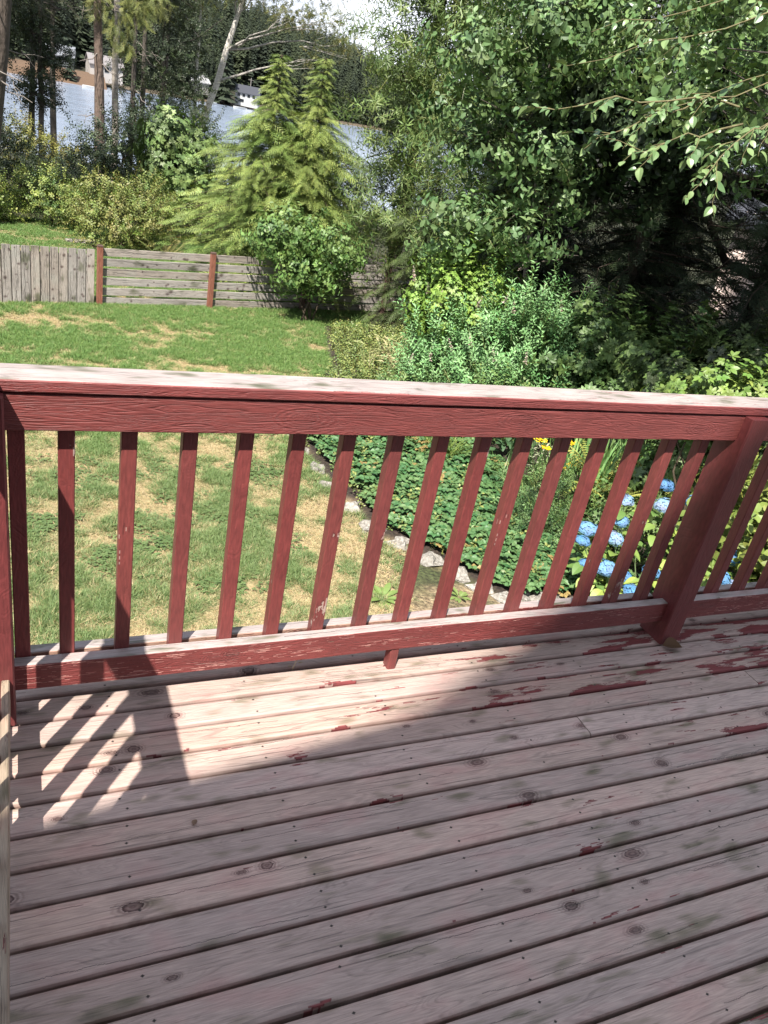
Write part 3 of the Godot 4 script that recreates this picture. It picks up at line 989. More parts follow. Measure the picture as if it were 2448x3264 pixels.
func build_far_shore() -> void:
	var kinds := [far_conifer(1, 24, 8, 0.17), far_conifer(2, 20, 7, 0.22), far_conifer(3, 28, 7, 0.14)]
	var shore_table := [[-60.0, 210.0], [-1.0, 237.0], [11.0, 284.0], [14.0, 302.0], [20.0, 330.0], [40.0, 420.0]]
	for k in 3:
		var where: Array[Transform3D] = []
		var tint := PackedColorArray()
		for i in 2300:
			var az := rng.randf_range(-32.0, 34.0)
			var t := 12.0 + 185.0 * pow(rng.randf(), 1.25)
			var d := azimuth_value(az, shore_table) + t
			if t < 42.0 and (absf(az - 13.6) < 1.7 or (t < 26.0 and az > -1.5 and az < 5.2)): continue
			var x := sin(deg_to_rad(az)) * d; var z := 1.8 - cos(deg_to_rad(az)) * d
			var s := rng.randf_range(13.0, 24.0) * (0.75 if t < 30 else 1.0)
			where.append(Transform3D(Basis().rotated(Vector3.UP, rng.randf() * TAU).scaled(Vector3(s * rng.randf_range(0.85, 1.2), s, s * rng.randf_range(0.85, 1.2))), Vector3(x, ground_height(x, z) - 0.3, z)))
			var c := Color(0.020, 0.032, 0.018).lerp(Color(0.045, 0.062, 0.026), rng.randf())
			tint.append(c)
		scatter("hillside_forest", kinds[k], mats.far_needle, where, tint, self)
	# single conifers that stand out on the skyline and by the water
	var solo := [["tall dark conifer on the far shore beside the white lake house", 62.0, -285.0, 19.0, 1], ["slim pointed fir rising highest on the right end of the far ridge", 128.0, -345.0, 25.0, 2], ["lone spiky fir at the low right end of the far ridge", 148.0, -352.0, 23.0, 0], ["rounded dark evergreen beside the pale far house at left", 13.5, -244.0, 8.5, 1]]
	for q in solo:
		var o := thing("conifer", q[0], "tree", Vector3(q[1], ground_height(q[1], q[2]) - 0.2, q[2]), 0.0, "conifers across the lake")
		var b := MB.new()
		b.col = Color(0.09, 0.07, 0.05)
		b.tube(PackedVector3Array([Vector3.ZERO, Vector3(0, q[3] * 0.5, 0), Vector3(0, q[3] * 0.9, 0)]), PackedFloat32Array([0.35, 0.22, 0.05]), 6)
		part("trunk", b.mesh(), mats.bark, o)
		var where: Array[Transform3D] = [Transform3D(Basis().scaled(Vector3.ONE * q[3] * (1.3 if q[4] == 1 else 1.0)).scaled(Vector3(1, 0.78 if q[4] == 1 else 1.0, 1)), Vector3.ZERO)]
		scatter("crown", kinds[q[4]], mats.far_needle, where, PackedColorArray([Color(0.03, 0.045, 0.024)]), o)
	var wins := []
	for i in 4: wins.append([-3.0 + i * 1.6, -2.1 + i * 1.6, 1.7, 2.6])
	wins.append([-2.6, -0.8, 0.1, 1.0])
	var lh := gable_house("lake_house", "white two storey house with dark roof on the far shore", Vector3(70.4, -7.4, -288.0), -0.35, 7.4, 6.0, 3.1, 1.9, plain(Color8(176, 176, 174), 0.7), mats.dark_roof, wins)
	gable_house("lake_house", "pale house half hidden behind trunks on the far left shore", Vector3(23.0, -6.9, -258.0), 0.1, 8.5, 7.0, 3.4, 2.0, plain(Color8(165, 160, 155), 0.8), plain(Color8(120, 116, 116), 0.9), [[-3, -1.8, 1.5, 2.7], [-0.6, 0.6, 1.5, 2.7], [1.8, 3.0, 1.5, 2.7]])
	gable_house("lake_house", "grey house among dark trees above the tan bank at far left", Vector3(12.0, -5.4, -262.0), -0.1, 7.0, 6.0, 2.2, 2.2, plain(Color8(92, 98, 100), 0.8), plain(Color8(110, 114, 120), 0.9), [[-3, -1, 1.2, 2.4], [1, 3, 1.2, 2.4]])
	gable_house("boat_shed", "small grey shed with sloping roof behind the leaning birch", Vector3(53.5, -6.2, -287.0), 0.3, 6.0, 5.0, 2.6, 1.8, plain(Color8(140, 138, 134), 0.8), plain(Color8(150, 150, 152), 0.9), [])
	for q in [["tall utility pole behind the white lake house", 72.0, -292.0, 9.0], ["shorter pole to the right of the tall utility pole", 74.5, -290.0, 6.8]]:
		var o := thing("utility_pole", q[0], "pole", Vector3(q[1], ground_height(q[1], q[2]), q[2]), 0.0, "poles by the lake house")
		var b := MB.new()
		b.col = Color(0.35, 0.34, 0.33)
		b.tube(PackedVector3Array([Vector3.ZERO, Vector3(0, q[3], 0)]), PackedFloat32Array([0.2, 0.15]), 6)
		part("pole", b.mesh(), mats.stone, o)
		b = MB.new()
		b.col = Color(0.3, 0.28, 0.26)
		b.box(Vector3(-0.9, q[3] - 0.7, -0.07), Vector3(0.9, q[3] - 0.55, 0.07))
		part("crossarm", b.mesh(), mats.stone, o)
	for q in [["small white boat at the far shore left of the lake house", 55.8, -271.5, 0.5, 3.4], ["white dinghy moored in front of the white lake house", 64.8, -273.5, 0.1, 4.2], ["white boat on the water before the far left house", 17.5, -232.0, -0.3, 3.6]]:
		var o := thing("rowing_boat", q[0], "boat", Vector3(q[1], -9.0, q[2]), q[3], "boats along the far shore")
		var b := MB.new()
		var l: float = q[4]
		var prev := []
		for i in 7:
			var t := i / 6.0
			var w := 0.75 * pow(sin(PI * (0.12 + t * 0.88)), 0.7) + 0.02
			var x := (t - 0.5) * l
			var ring := [Vector3(x, 0.62, -w), Vector3(x, -0.1, -w * 0.55), Vector3(x, -0.1, w * 0.55), Vector3(x, 0.62, w)]
			if i:
				for j in 3: b.quad(prev[j], ring[j], ring[j + 1], prev[j + 1])
			prev = ring
		part("hull", b.mesh(), mats.white_paint, o)
		b = MB.new()
		b.box(Vector3(-0.3, 0.3, -0.55), Vector3(0.0, 0.36, 0.55))
		part("seat", b.mesh(), mats.dark_wood, o)
	# a bare tan bank on the left far shore
	var bank := MB.new()
	bank.col = Color(0.20, 0.13, 0.08)
	for i in 14:
		var x := -14.0 + i * 2.6
		var zz := -236.0 - i * 0.4
		bank.quad(Vector3(x, -9.1, zz), Vector3(x + 2.6, -9.1, zz - 0.4), Vector3(x + 2.6, -6.6 + sin(i) * 0.3, zz - 9.0), Vector3(x, -6.6 + sin(i - 1.0) * 0.3, zz - 8.6))
		bank.quad(Vector3(x, -6.6 + sin(i - 1.0) * 0.3, zz - 8.6), Vector3(x + 2.6, -6.6 + sin(i) * 0.3, zz - 9.0), Vector3(x + 2.6, -6.2, zz - 16.0), Vector3(x, -6.2, zz - 16.0))
	structure("earth_bank", bank.mesh(), mats.soil)


func fence_z(x: float) -> float:
	return -13.92 - 0.2 * (x - 1.51)

func build_fence() -> void:
	var fence := thing("board_fence", "grey weathered fence of horizontal boards between reddish posts on the lawn's far side", "fence")
	var dirx := Vector3(1, 0, -0.2).normalized()
	var turn := Basis(dirx, Vector3.UP, dirx.cross(Vector3.UP))
	var vars_ := []
	for k in 16:
		var o := section(-0.07, 0.07, -0.011, 0.011, 0.003)
		var r0 := k * 32.0
		var vs := PackedFloat32Array([r0 + 30, r0 + 2, r0 + 2, r0 + 3, r0 + 2, r0 + 30, r0 + 30, r0 + 31, r0 + 30])
		for i in 9: vs[i] /= 512.0
		vars_.append([o, vs])
	var xs := [1.51, 3.66, 5.75, 7.85, 9.95]
	for s in xs.size() - 1:
		for k in 6:
			var len_: float = (xs[s + 1] - xs[s]) * 1.02
			var q = vars_[(s * 6 + k * 5) % 16]
			var y := GROUND + 0.095 + k * 0.180
			var u := rng.randf()
			var m := stick(len_ - 0.006, q[0], q[1], u, u + len_ / 3.4, 0.005, s * 10 + k)
			part("board", m, mats.fence, fence, Transform3D(turn.rotated(dirx, rng.randf_range(-0.03, 0.03)), Vector3(xs[s] + 0.003, y + rng.randf_range(-0.008, 0.008), fence_z(xs[s]) + rng.randf_range(0.0, 0.008))))
	for i in xs.size():
		var b := MB.new()
		b.box(Vector3(-0.045, -0.1, 0.014), Vector3(0.045, 1.10, 0.10))
		part("post", b.mesh(), mats.fence_post if i < 2 else mats.dark_wood, fence, Transform3D(turn, Vector3(xs[i], GROUND, fence_z(xs[i]))))
		b = MB.new()
		b.box(Vector3(-0.05, 1.101, 0.012), Vector3(0.05, 1.125, 0.104))
		part("post_cap", b.mesh(), mats.dark_wood, fence, Transform3D(turn, Vector3(xs[i], GROUND, fence_z(xs[i]))))
	var gate := thing("picket_fence", "weathered fence of tall vertical boards at the left end of the horizontal board fence", "fence")
	var upright := Basis(Vector3(0, 1, 0), Vector3(-1, 0, 0), Vector3(0, 0, 1))
	for i in 30:
		var x := 1.36 - i * 0.155
		var q = vars_[(i * 7 + 3) % 16]
		var u := rng.randf()
		part("board", stick(1.03 + rng.randf_range(-0.006, 0.006), q[0], q[1], u, u + 0.33, 0.002, 90 + i), mats.fence, gate, Transform3D(turn * upright, Vector3(x, GROUND - 0.0, fence_z(x) + 0.012 + rng.randf_range(-0.006, 0.006))))
		if i % 2 == 0:
			part("board", stick(0.93, section(-0.05, 0.05, -0.009, 0.009, 0.002), vars_[(i * 3) % 16][1], u, u + 0.3), mats.fence, gate, Transform3D(turn * upright, Vector3(x - 0.0775, GROUND, fence_z(x - 0.0775) - 0.012)))
		else:
			part("board", stick(0.93, section(-0.05, 0.05, -0.009, 0.009, 0.002), vars_[(i * 5) % 16][1], u, u + 0.3), mats.fence, gate, Transform3D(turn * upright, Vector3(x - 0.0775, GROUND, fence_z(x - 0.0775) - 0.012)))
	for y in [0.2, 0.8]:
		part("back_rail", stick(4.7, section(-0.04, 0.04, -0.06, -0.024, 0.003), vars_[2][1], 0.0, 1.4), mats.fence, gate, Transform3D(turn, Vector3(-3.25, GROUND + y, fence_z(-3.25))))
	var b := MB.new()
	b.col = Color(0.30, 0.05, 0.06)
	b.tube(PackedVector3Array([Vector3(2.1, -2.30, -14.33), Vector3(3.2, -2.36, -14.52), Vector3(4.5, -2.36, -14.79)]), PackedFloat32Array([0.022, 0.022, 0.022]), 8)
	tag(part("red_pipe", b.mesh(), mats.petal, self), "thin red bar lying behind the gaps of the horizontal board fence", "bar")


func build_trees() -> void:
	var spray_y := cedar_spray(11, 7, 0.5)
	var spray_d := cedar_spray(12, 6, 0.3)
	var narrow := sprig(21, 14, 0.34, 0.15, 0.024, 3, 0.9, 0.35, 0.4)
	var broad := sprig(22, 9, 0.30, 0.105, 0.062, 4, 1.0, 0.25, 0.45)
	var small := sprig(23, 14, 0.26, 0.055, 0.034, 3, 1.0, 0.1, 0.45)
	mats.m_narrow = narrow; mats.m_broad = broad; mats.m_small = small; mats.m_spray = spray_d
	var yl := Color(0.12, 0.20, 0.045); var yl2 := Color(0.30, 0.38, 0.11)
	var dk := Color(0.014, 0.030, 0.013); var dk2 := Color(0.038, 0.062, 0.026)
	# the two young cedars behind the fence
	conifer("young_cedar", "young bright green cedar with nodding tip, left of two behind the fence", Vector3(5.25, GROUND, -16.95), 4.8, 2.1, 260, 14, 0.03, spray_y, mats.needle, 0.44, yl, yl2, "young cedars behind the fence", Vector3(0.1, 0, 0), Color(0.12, 0.09, 0.06), 0.0, 0.56, 0.18, 0.12, 0.34)
	conifer("young_cedar", "young bright green cedar with thin leader, right of two behind the fence", Vector3(6.35, GROUND, -16.75), 4.9, 1.95, 250, 14, 0.03, spray_y, mats.needle, 0.44, yl, yl2, "young cedars behind the fence", Vector3(-0.1, 0, 0), Color(0.12, 0.09, 0.06), 0.0, 0.56, 0.18, 0.12, 0.34)
	conifer("young_cedar", "low bushy young cedar filling the space between the two taller ones", Vector3(5.9, GROUND, -16.3), 3.3, 1.7, 170, 14, 0.03, spray_y, mats.needle, 0.42, yl, yl2, "young cedars behind the fence", Vector3(0.1, 0, 0), Color(0.12, 0.09, 0.06), 0.0, 0.5, 0.18, 0.12, 0.8)
	conifer("small_cedar", "small cedar with low dark boughs over the right end of the fence", Vector3(8.0, GROUND, -13.9), 3.6, 1.25, 90, 14, 0.08, spray_y, mats.needle, 0.3, Color(0.05, 0.085, 0.025), Color(0.10, 0.145, 0.04))
	# narrow-leaved trees in the middle
	broadleaf("willow_tree", "tall narrow-leaved tree right of the young cedars, sunlit on its left side", Vector3(8.1, GROUND, -15.6), Vector3(8.1, 6.5, -15.4), 0.16, 0.04,
		[[7.75, -0.4, -15.3, 1.15, 1.3, 1.0], [7.9, 1.3, -15.2, 1.2, 1.3, 1.0], [8.2, 3.2, -15.2, 1.55, 1.5, 1.2], [8.3, 5.4, -15.4, 1.5, 1.6, 1.2], [7.5, 4.2, -14.9, 0.8, 0.7, 0.7], [7.1, 2.3, -14.7, 0.5, 0.4, 0.5]], 3000, narrow, mats.leaf, 0.8, 1.3, -0.1, Color(0.085, 0.14, 0.04), Color(0.20, 0.27, 0.085), Color(0.12, 0.10, 0.08))
	broadleaf("willow_tree", "bushy narrow-leaved tree in the middle behind the hazel boughs", Vector3(9.2, GROUND, -13.6), Vector3(9.0, 5.5, -13.4), 0.14, 0.04,
		[[8.6, -0.6, -13.2, 1.2, 1.2, 1.0], [8.7, 1.0, -12.9, 1.4, 1.3, 1.1], [8.9, 2.9, -13.0, 1.6, 1.5, 1.2], [9.2, 5.0, -13.2, 1.7, 1.6, 1.3]], 2600, narrow, mats.leaf, 0.8, 1.3, 0.0, Color(0.085, 0.14, 0.04), Color(0.20, 0.27, 0.085), Color(0.12, 0.10, 0.08))
	# hazel: thin straight trunk, wide boughs with large leaves
	broadleaf("hazel_tree", "hazel with thin straight trunk and layered boughs of large leaves", Vector3(8.75, GROUND, -10.5), Vector3(7.85, 4.5, -11.0), 0.05, 0.025,
		[[6.6, 0.30, -9.6, 0.85, 0.20, 0.5], [7.4, 0.15, -9.3, 0.6, 0.16, 0.5], [6.3, -0.2, -10.0, 0.40, 0.15, 0.4], [7.9, 0.75, -9.5, 0.55, 0.14, 0.4], [8.3, 1.2, -9.8, 0.4, 0.12, 0.4], [6.9, 1.15, -10.3, 0.7, 0.25, 0.6], [6.5, 1.7, -10.4, 0.6, 0.25, 0.5], [6.6, 2.4, -10.2, 0.8, 0.35, 0.7], [7.3, 2.0, -10.0, 0.7, 0.25, 0.6], [7.2, 2.9, -9.6, 1.0, 0.5, 0.8], [7.8, 3.6, -10.2, 1.2, 0.8, 1.0], [7.6, 1.4, -9.6, 0.5, 0.18, 0.5]], 1150, broad, mats.leaf, 0.85, 1.35, 0.0, Color(0.075, 0.143, 0.053), Color(0.173, 0.262, 0.098), Color(0.24, 0.21, 0.18), "", 0.1)
	# dark cedars filling the right
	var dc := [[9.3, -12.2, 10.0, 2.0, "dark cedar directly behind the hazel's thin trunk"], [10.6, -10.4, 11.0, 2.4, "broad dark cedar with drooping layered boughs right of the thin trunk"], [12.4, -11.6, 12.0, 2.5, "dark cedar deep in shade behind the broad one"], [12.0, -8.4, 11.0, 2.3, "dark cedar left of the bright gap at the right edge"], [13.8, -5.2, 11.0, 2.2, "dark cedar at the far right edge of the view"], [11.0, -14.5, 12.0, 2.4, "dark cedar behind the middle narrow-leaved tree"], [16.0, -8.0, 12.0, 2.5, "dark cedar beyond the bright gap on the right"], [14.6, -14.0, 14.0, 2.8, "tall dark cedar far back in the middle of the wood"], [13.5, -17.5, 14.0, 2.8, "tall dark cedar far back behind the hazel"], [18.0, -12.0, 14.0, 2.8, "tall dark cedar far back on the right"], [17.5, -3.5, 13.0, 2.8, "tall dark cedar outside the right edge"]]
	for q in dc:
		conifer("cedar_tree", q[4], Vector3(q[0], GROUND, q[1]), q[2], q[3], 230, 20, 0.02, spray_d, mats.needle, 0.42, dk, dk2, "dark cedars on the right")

	broadleaf("maple_tree", "dark broad tree deep in the wood behind the hanging twigs", Vector3(13.2, GROUND, -9.6), Vector3(13.0, 9.0, -9.8), 0.25, 0.08,
		[[12.4, 4.4, -10.2, 2.4, 1.8, 2.0], [13.8, 3.0, -8.8, 2.2, 1.6, 2.0], [12.8, 7.0, -10.0, 2.6, 2.2, 2.4], [11.0, 5.2, -11.4, 2.0, 1.8, 1.8], [14.6, 5.4, -7.4, 2.2, 2.0, 2.0], [9.36, 2.02, -10.02, 1.0, 0.9, 0.9], [8.96, 2.27, -10.32, 1.0, 0.9, 0.9], [9.77, 1.91, -9.69, 1.0, 0.9, 0.9], [9.26, 1.50, -10.72, 0.9, 0.8, 0.8]], 3600, broad, mats.leaf, 1.2, 1.9, 0.0, dk * 1.5, dk2 * 1.6, Color(0.12, 0.10, 0.08), "", 0.4)
	# ----- tall trees toward the lake on the left -----
	var fir := Color(0.030, 0.044, 0.018); var fir2 := Color(0.060, 0.075, 0.028)
	conifer("fir_tree", "thick bare grey-brown trunk at the left edge of the view", Vector3(-0.72, GROUND - 0.2, -20.2), 16.0, 3.0, 70, 18, 0.42, spray_d, mats.needle, 0.6, fir, fir2, "tall trees above the lake", Vector3(2.3, 0, 0), Color(0.12, 0.095, 0.08), 0.27)
	var hung := conifer("cedar_tree", "tall cedar with straight reddish trunk, bare low branches and hanging yellow-green sprays", Vector3(2.75, -3.2, -28.0), 15.0, 1.9, 60, 24, 0.50, spray_y, mats.needle, 0.45, Color(0.085, 0.10, 0.03), Color(0.17, 0.165, 0.05), "tall trees above the lake", Vector3(-0.35, 0, 0), Color(0.20, 0.15, 0.125), 0.19, 0.6, 0.95, -0.7)
	var got := clusters([[3.07, 2.25, -27.2, 0.30, 0.55, 0.3], [3.64, 2.75, -27.2, 0.42, 0.5, 0.35], [3.35, 1.75, -27.2, 0.18, 0.45, 0.2], [2.55, 2.75, -27.6, 0.25, 0.45, 0.3], [4.2, 3.0, -27.4, 0.4, 0.4, 0.35]], 330, 0.22, 0.40, -1.6, Color(0.09, 0.12, 0.035), Color(0.22, 0.24, 0.07), 0.2)
	for i in got[0].size(): got[0][i].origin -= hung.position
	scatter("hanging_sprays", spray_y, mats.needle, got[0], got[1], hung)
	var hb := MB.new()
	hb.col = Color(0.24, 0.19, 0.16)
	for e in [Vector3(3.1, 2.6, -27.2), Vector3(3.7, 3.1, -27.2), Vector3(4.3, 3.3, -27.4), Vector3(2.5, 3.1, -27.6)]:
		limb(hb, Vector3(0, e.y + 3.5, 0), e - hung.position, 0.03, 0.010, 0.05, 5)
	part("limbs", hb.mesh(), mats.bark, hung)
	var tall := [[0.75, -35.0, 0.13, 14.0, 2.2, 0.32, Vector3(0.35, 0, 0), "slender dark trunk with leafy shoots left of the reddish cedar"], [4.6, -36.0, 0.12, 16.0, 2.4, 0.40, Vector3(0.1, 0, 0), "thin dark fir right behind the reddish cedar"], [5.5, -40.0, 0.14, 17.0, 2.8, 0.36, Vector3(0.0, 0, 0), "fir with mottled trunk, left of two before the dark bushes"], [6.6, -41.0, 0.15, 18.0, 2.7, 0.38, Vector3(0.1, 0, 0), "fir with mottled trunk, right of two before the dark bushes"], [-1.2, -30.0, 0.15, 16.0, 3.0, 0.30, Vector3(0, 0, 0), "dark fir just right of the thick bare trunk"], [1.9, -44.0, 0.16, 17.0, 3.2, 0.36, Vector3(0, 0, 0), "dark fir between the slender trunk and the reddish cedar"], [-3.4, -27.0, 0.2, 17.0, 3.2, 0.2, Vector3(0, 0, 0), "dark fir beyond the left edge of the view"], [-4.5, -36.0, 0.2, 17.0, 3.4, 0.12, Vector3(0, 0, 0), "dark fir far behind the thick bare trunk"]]
	for q in tall:
		conifer("fir_tree", q[7], Vector3(q[0], ground_height(q[0], q[1]) - 0.1, q[1]), q[3], q[4], 110, 24, q[5] + 0.04, spray_d, mats.needle, 0.40, fir, fir2, "tall trees above the lake", q[6], Color(0.13, 0.115, 0.10), q[2])
	for q in [[[5.9, -37.0], [[5.7, 1.4, -36.5, 1.5, 1.3, 1.2], [6.7, 0.6, -36.6, 1.3, 1.2, 1.1], [5.2, -0.3, -36.4, 1.2, 1.0, 1.0], [7.0, 2.4, -37.0, 1.2, 1.2, 1.0], [6.0, 3.6, -37.0, 1.4, 1.2, 1.2]], "dark leafy tree filling the space left of the thin upright birch"], [[4.4, -41.0], [[4.4, 2.6, -41.0, 1.4, 1.6, 1.2], [4.0, 4.6, -41.0, 1.6, 1.4, 1.4], [5.0, 0.8, -41.0, 1.0, 1.0, 0.9]], "dark leafy tree behind the reddish cedar and pale mottled trunk"], [[-0.6, -33.0], [[-0.6, 1.6, -33.0, 1.3, 1.4, 1.2], [0.5, 3.2, -33.0, 1.4, 1.2, 1.2], [-1.6, 3.4, -33.0, 1.5, 1.4, 1.3], [-1.2, 0.0, -33.0, 1.0, 0.8, 0.9]], "dark leafy tree right behind the thick bare trunk"], [[1.1, -34.0], [[1.0, -0.3, -34.0, 0.7, 0.6, 0.6], [1.5, 0.9, -34.0, 0.6, 0.5, 0.5], [0.6, 1.8, -34.0, 0.7, 0.5, 0.6]], "small leafy tree with scattered shoots over the open water"]]:
		broadleaf("leafy_tree", q[2], Vector3(q[0][0], ground_height(q[0][0], q[0][1]) - 0.1, q[0][1]), Vector3(q[0][0], 4.0, q[0][1]), 0.12, 0.04, q[1], 260 * q[1].size(), small, mats.leaf, 1.0, 1.7, 0.0, Color(0.022, 0.038, 0.016), Color(0.055, 0.08, 0.03), Color(0.16, 0.14, 0.12), "dark leafy trees above the lake", 0.3)
	# dead low branches, of pale bare wood
	for q in [[2.65, -28.0, 5, 0.9], [0.9, -35.0, 6, 1.4], [4.6, -36.0, 4, 1.2], [6.6, -41.0, 5, 1.4], [-0.4, -20.2, 4, 1.2]]:
		var o := thing("dead_branches", ["pale dead twigs on the reddish cedar's trunk", "pale dead twigs on the slender dark trunk", "pale dead twigs on the thin dark fir", "pale dead twigs on the right mottled fir trunk", "pale dead twigs on the thick trunk at the left edge"][[2.65, 0.9, 4.6, 6.6, -0.4].find(q[0])], "branch", Vector3(q[0], 0, q[1]))
		for i in int(q[2]) * 2:
			var b := MB.new()
			b.col = Color(0.30, 0.27, 0.24)
			var y := -0.6 + 4.6 * rng.randf()
			var a := rng.randf_range(-0.6, 3.7)
			var e := Vector3(cos(a), rng.randf_range(-0.5, 0.45), sin(a)) * float(q[3]) * rng.randf_range(0.6, 1.3)
			limb(b, Vector3(0, y, 0), Vector3(0, y, 0) + e, 0.022, 0.007, 0.1, 5)
			limb(b, Vector3(0, y, 0) + e * 0.6, Vector3(0, y, 0) + e * 0.8 + Vector3(0.1, -0.3, 0.1), 0.010, 0.004, 0.0, 4)
			part("branch", b.mesh(), mats.bark, o)
	# birches
	broadleaf("birch_tree", "leaning pale birch with forked base standing before the open lake", Vector3(8.15, -4.6, -42.5), Vector3(11.1, 8.0, -41.5), 0.22, 0.06,
		[[10.6, 5.0, -41.0, 1.6, 0.7, 1.2], [12.0, 4.2, -40.0, 1.2, 0.55, 1.0], [13.4, 4.4, -39.5, 1.3, 0.5, 1.0], [14.6, 3.6, -39.5, 0.8, 0.6, 0.8], [12.6, 6.0, -40.5, 2.2, 1.2, 1.6], [10.0, 6.5, -41.5, 2.0, 1.3, 1.6], [13.2, 2.7, -39.8, 0.5, 0.9, 0.4], [9.6, 5.0, -41.5, 0.9, 0.6, 0.9]], 2300, small, mats.leaf, 0.8, 1.5, -0.6, Color(0.09, 0.115, 0.035), Color(0.19, 0.20, 0.07), Color(0.78, 0.76, 0.71), "birches by the lake", 0.2, Vector3(-0.25, 0, 0))
	broadleaf("birch_tree", "thin upright birch just left of the leaning one", Vector3(7.75, -4.4, -39.5), Vector3(7.6, 8.0, -38.8), 0.10, 0.04,
		[[7.6, 4.6, -38.8, 1.1, 1.0, 1.0], [7.2, 6.0, -38.6, 1.3, 1.2, 1.2], [6.9, 3.3, -38.4, 0.7, 0.35, 0.6], [7.9, 0.0, -38.6, 0.4, 0.7, 0.4]], 520, small, mats.leaf, 0.9, 1.6, -0.4, Color(0.10, 0.13, 0.035), Color(0.20, 0.22, 0.06), Color(0.62, 0.60, 0.55), "birches by the lake", 0.2)
	broadleaf("birch_tree", "pale mottled trunk close behind the reddish cedar", Vector3(3.3, -3.4, -30.0), Vector3(3.35, 7.0, -30.0), 0.13, 0.07, [], 0, small, mats.leaf, 1.0, 1.0, 0.0, dk, dk2, Color(0.40, 0.37, 0.33), "birches by the lake")


func build_shrubs() -> void:
	var small: Mesh = mats.m_small
	var broad: Mesh = mats.m_broad
	var maple := lobed_sprig(31, 7, 0.24, 0.10)
	mats.m_maple = maple
	var lance := sprig(33, 22, 0.34, 0.062, 0.020, 3, 0.85, -0.1, 0.45)
	var yl := Color(0.13, 0.20, 0.040); var yl2 := Color(0.29, 0.35, 0.085)
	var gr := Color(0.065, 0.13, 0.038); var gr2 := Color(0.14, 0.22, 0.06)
	var dk := Color(0.014, 0.026, 0.011); var dk2 := Color(0.034, 0.052, 0.020)  # near-black greens: thicket shade is put into the leaf colour
	shrub("leafy_shrub", "leafy shrub on a dark stem overhanging the middle of the board fence", "shrub", Vector3(5.65, GROUND, -13.95), [[5.25, -1.1, -14.2, 0.7, 0.45, 0.7], [5.95, -1.2, -14.0, 0.6, 0.42, 0.55], [5.5, -1.6, -13.9, 0.6, 0.3, 0.5], [4.75, -1.2, -14.2, 0.42, 0.3, 0.4], [6.4, -1.4, -14.2, 0.32, 0.25, 0.3], [5.2, -1.85, -13.7, 0.3, 0.2, 0.3], [5.8, -1.8, -13.7, 0.3, 0.2, 0.3]], 820, broad, mats.leaf, 0.65, 1.05, -0.2, Color(0.075, 0.15, 0.045), Color(0.17, 0.26, 0.07))
	# beyond the fence, on the upper lawn
	shrub("leafy_shrub", "small yellow-green shrub at the left edge above the picket fence", "shrub", Vector3(-0.25, GROUND, -21.2), [[-0.3, -2.2, -21.0, 0.6, 0.5, 0.5], [-0.7, -2.3, -20.8, 0.4, 0.4, 0.4]], 420, small, mats.leaf, 0.8, 1.2, 0.2, yl, yl2, "shrubs beyond the fence")
	shrub("leafy_shrub", "rounded bright green shrub left of the mixed shrub, beside the pale plank", "shrub", Vector3(1.05, GROUND, -21.2), [[1.0, -2.1, -21.0, 0.7, 0.6, 0.6], [1.5, -2.2, -20.9, 0.5, 0.45, 0.5], [0.7, -1.7, -21.2, 0.4, 0.35, 0.4]], 620, small, mats.leaf, 0.8, 1.2, 0.2, gr, yl2, "shrubs beyond the fence")
	shrub("leafy_shrub", "large mixed yellow-green shrub on the grass behind the second fence bay", "shrub", Vector3(2.5, GROUND, -19.3), [[2.3, -2.15, -19.2, 0.95, 0.55, 0.7], [2.9, -2.0, -19.5, 0.85, 0.7, 0.7], [2.0, -1.75, -19.9, 0.6, 0.55, 0.6], [3.0, -1.6, -20.0, 0.6, 0.5, 0.5]], 1250, small, mats.leaf, 0.8, 1.3, 0.3, yl, Color(0.22, 0.22, 0.07), "shrubs beyond the fence")
	shrub("leafy_shrub", "low ragged bush between the mixed shrub and the young cedars", "shrub", Vector3(4.7, GROUND, -21.2), [[4.4, -2.25, -21.0, 0.7, 0.5, 0.6], [5.2, -2.2, -21.3, 0.7, 0.55, 0.6], [3.9, -2.15, -21.6, 0.7, 0.5, 0.6]], 620, small, mats.leaf, 0.8, 1.3, 0.3, gr, yl2, "shrubs beyond the fence")
	shrub("maple_sapling", "upright sunlit maple sapling in front of the dark bushes by the lake", "sapling", Vector3(4.2, GROUND, -22.6), [[4.1, -1.1, -22.4, 0.75, 0.8, 0.6], [4.0, -0.3, -22.4, 0.55, 0.6, 0.5], [4.5, -1.6, -22.3, 0.8, 0.5, 0.6], [4.6, -0.6, -22.6, 0.5, 0.5, 0.4]], 640, maple, mats.leaf, 1.1, 1.6, 0.2, Color(0.105, 0.180, 0.053), Color(0.195, 0.285, 0.090))
	shrub("dark_bush", "dark green bush around the reddish cedar's foot", "bush", Vector3(2.9, -2.9, -25.6), [[2.9, -1.2, -25.6, 1.25, 1.0, 0.9], [3.9, -0.7, -25.8, 1.0, 1.0, 0.8], [2.2, -1.9, -25.0, 1.0, 0.8, 0.8], [4.7, -1.4, -26.0, 0.9, 0.9, 0.7]], 1500, small, mats.leaf, 1.0, 1.6, 0.0, dk, Color(0.07, 0.105, 0.045), "dark bushes by the lake")
	shrub("dark_bush", "dark bush by the water at the foot of the leaning birch", "bush", Vector3(6.4, -3.3, -31.0), [[5.6, -1.6, -30.5, 1.3, 1.1, 1.0], [6.8, -2.0, -30.8, 1.1, 0.9, 0.9], [6.2, -0.6, -31.5, 1.0, 0.9, 0.8], [7.6, -2.5, -31.0, 0.8, 0.7, 0.7]], 1300, small, mats.leaf, 1.1, 1.8, 0.0, dk, Color(0.08, 0.115, 0.045), "dark bushes by the lake")
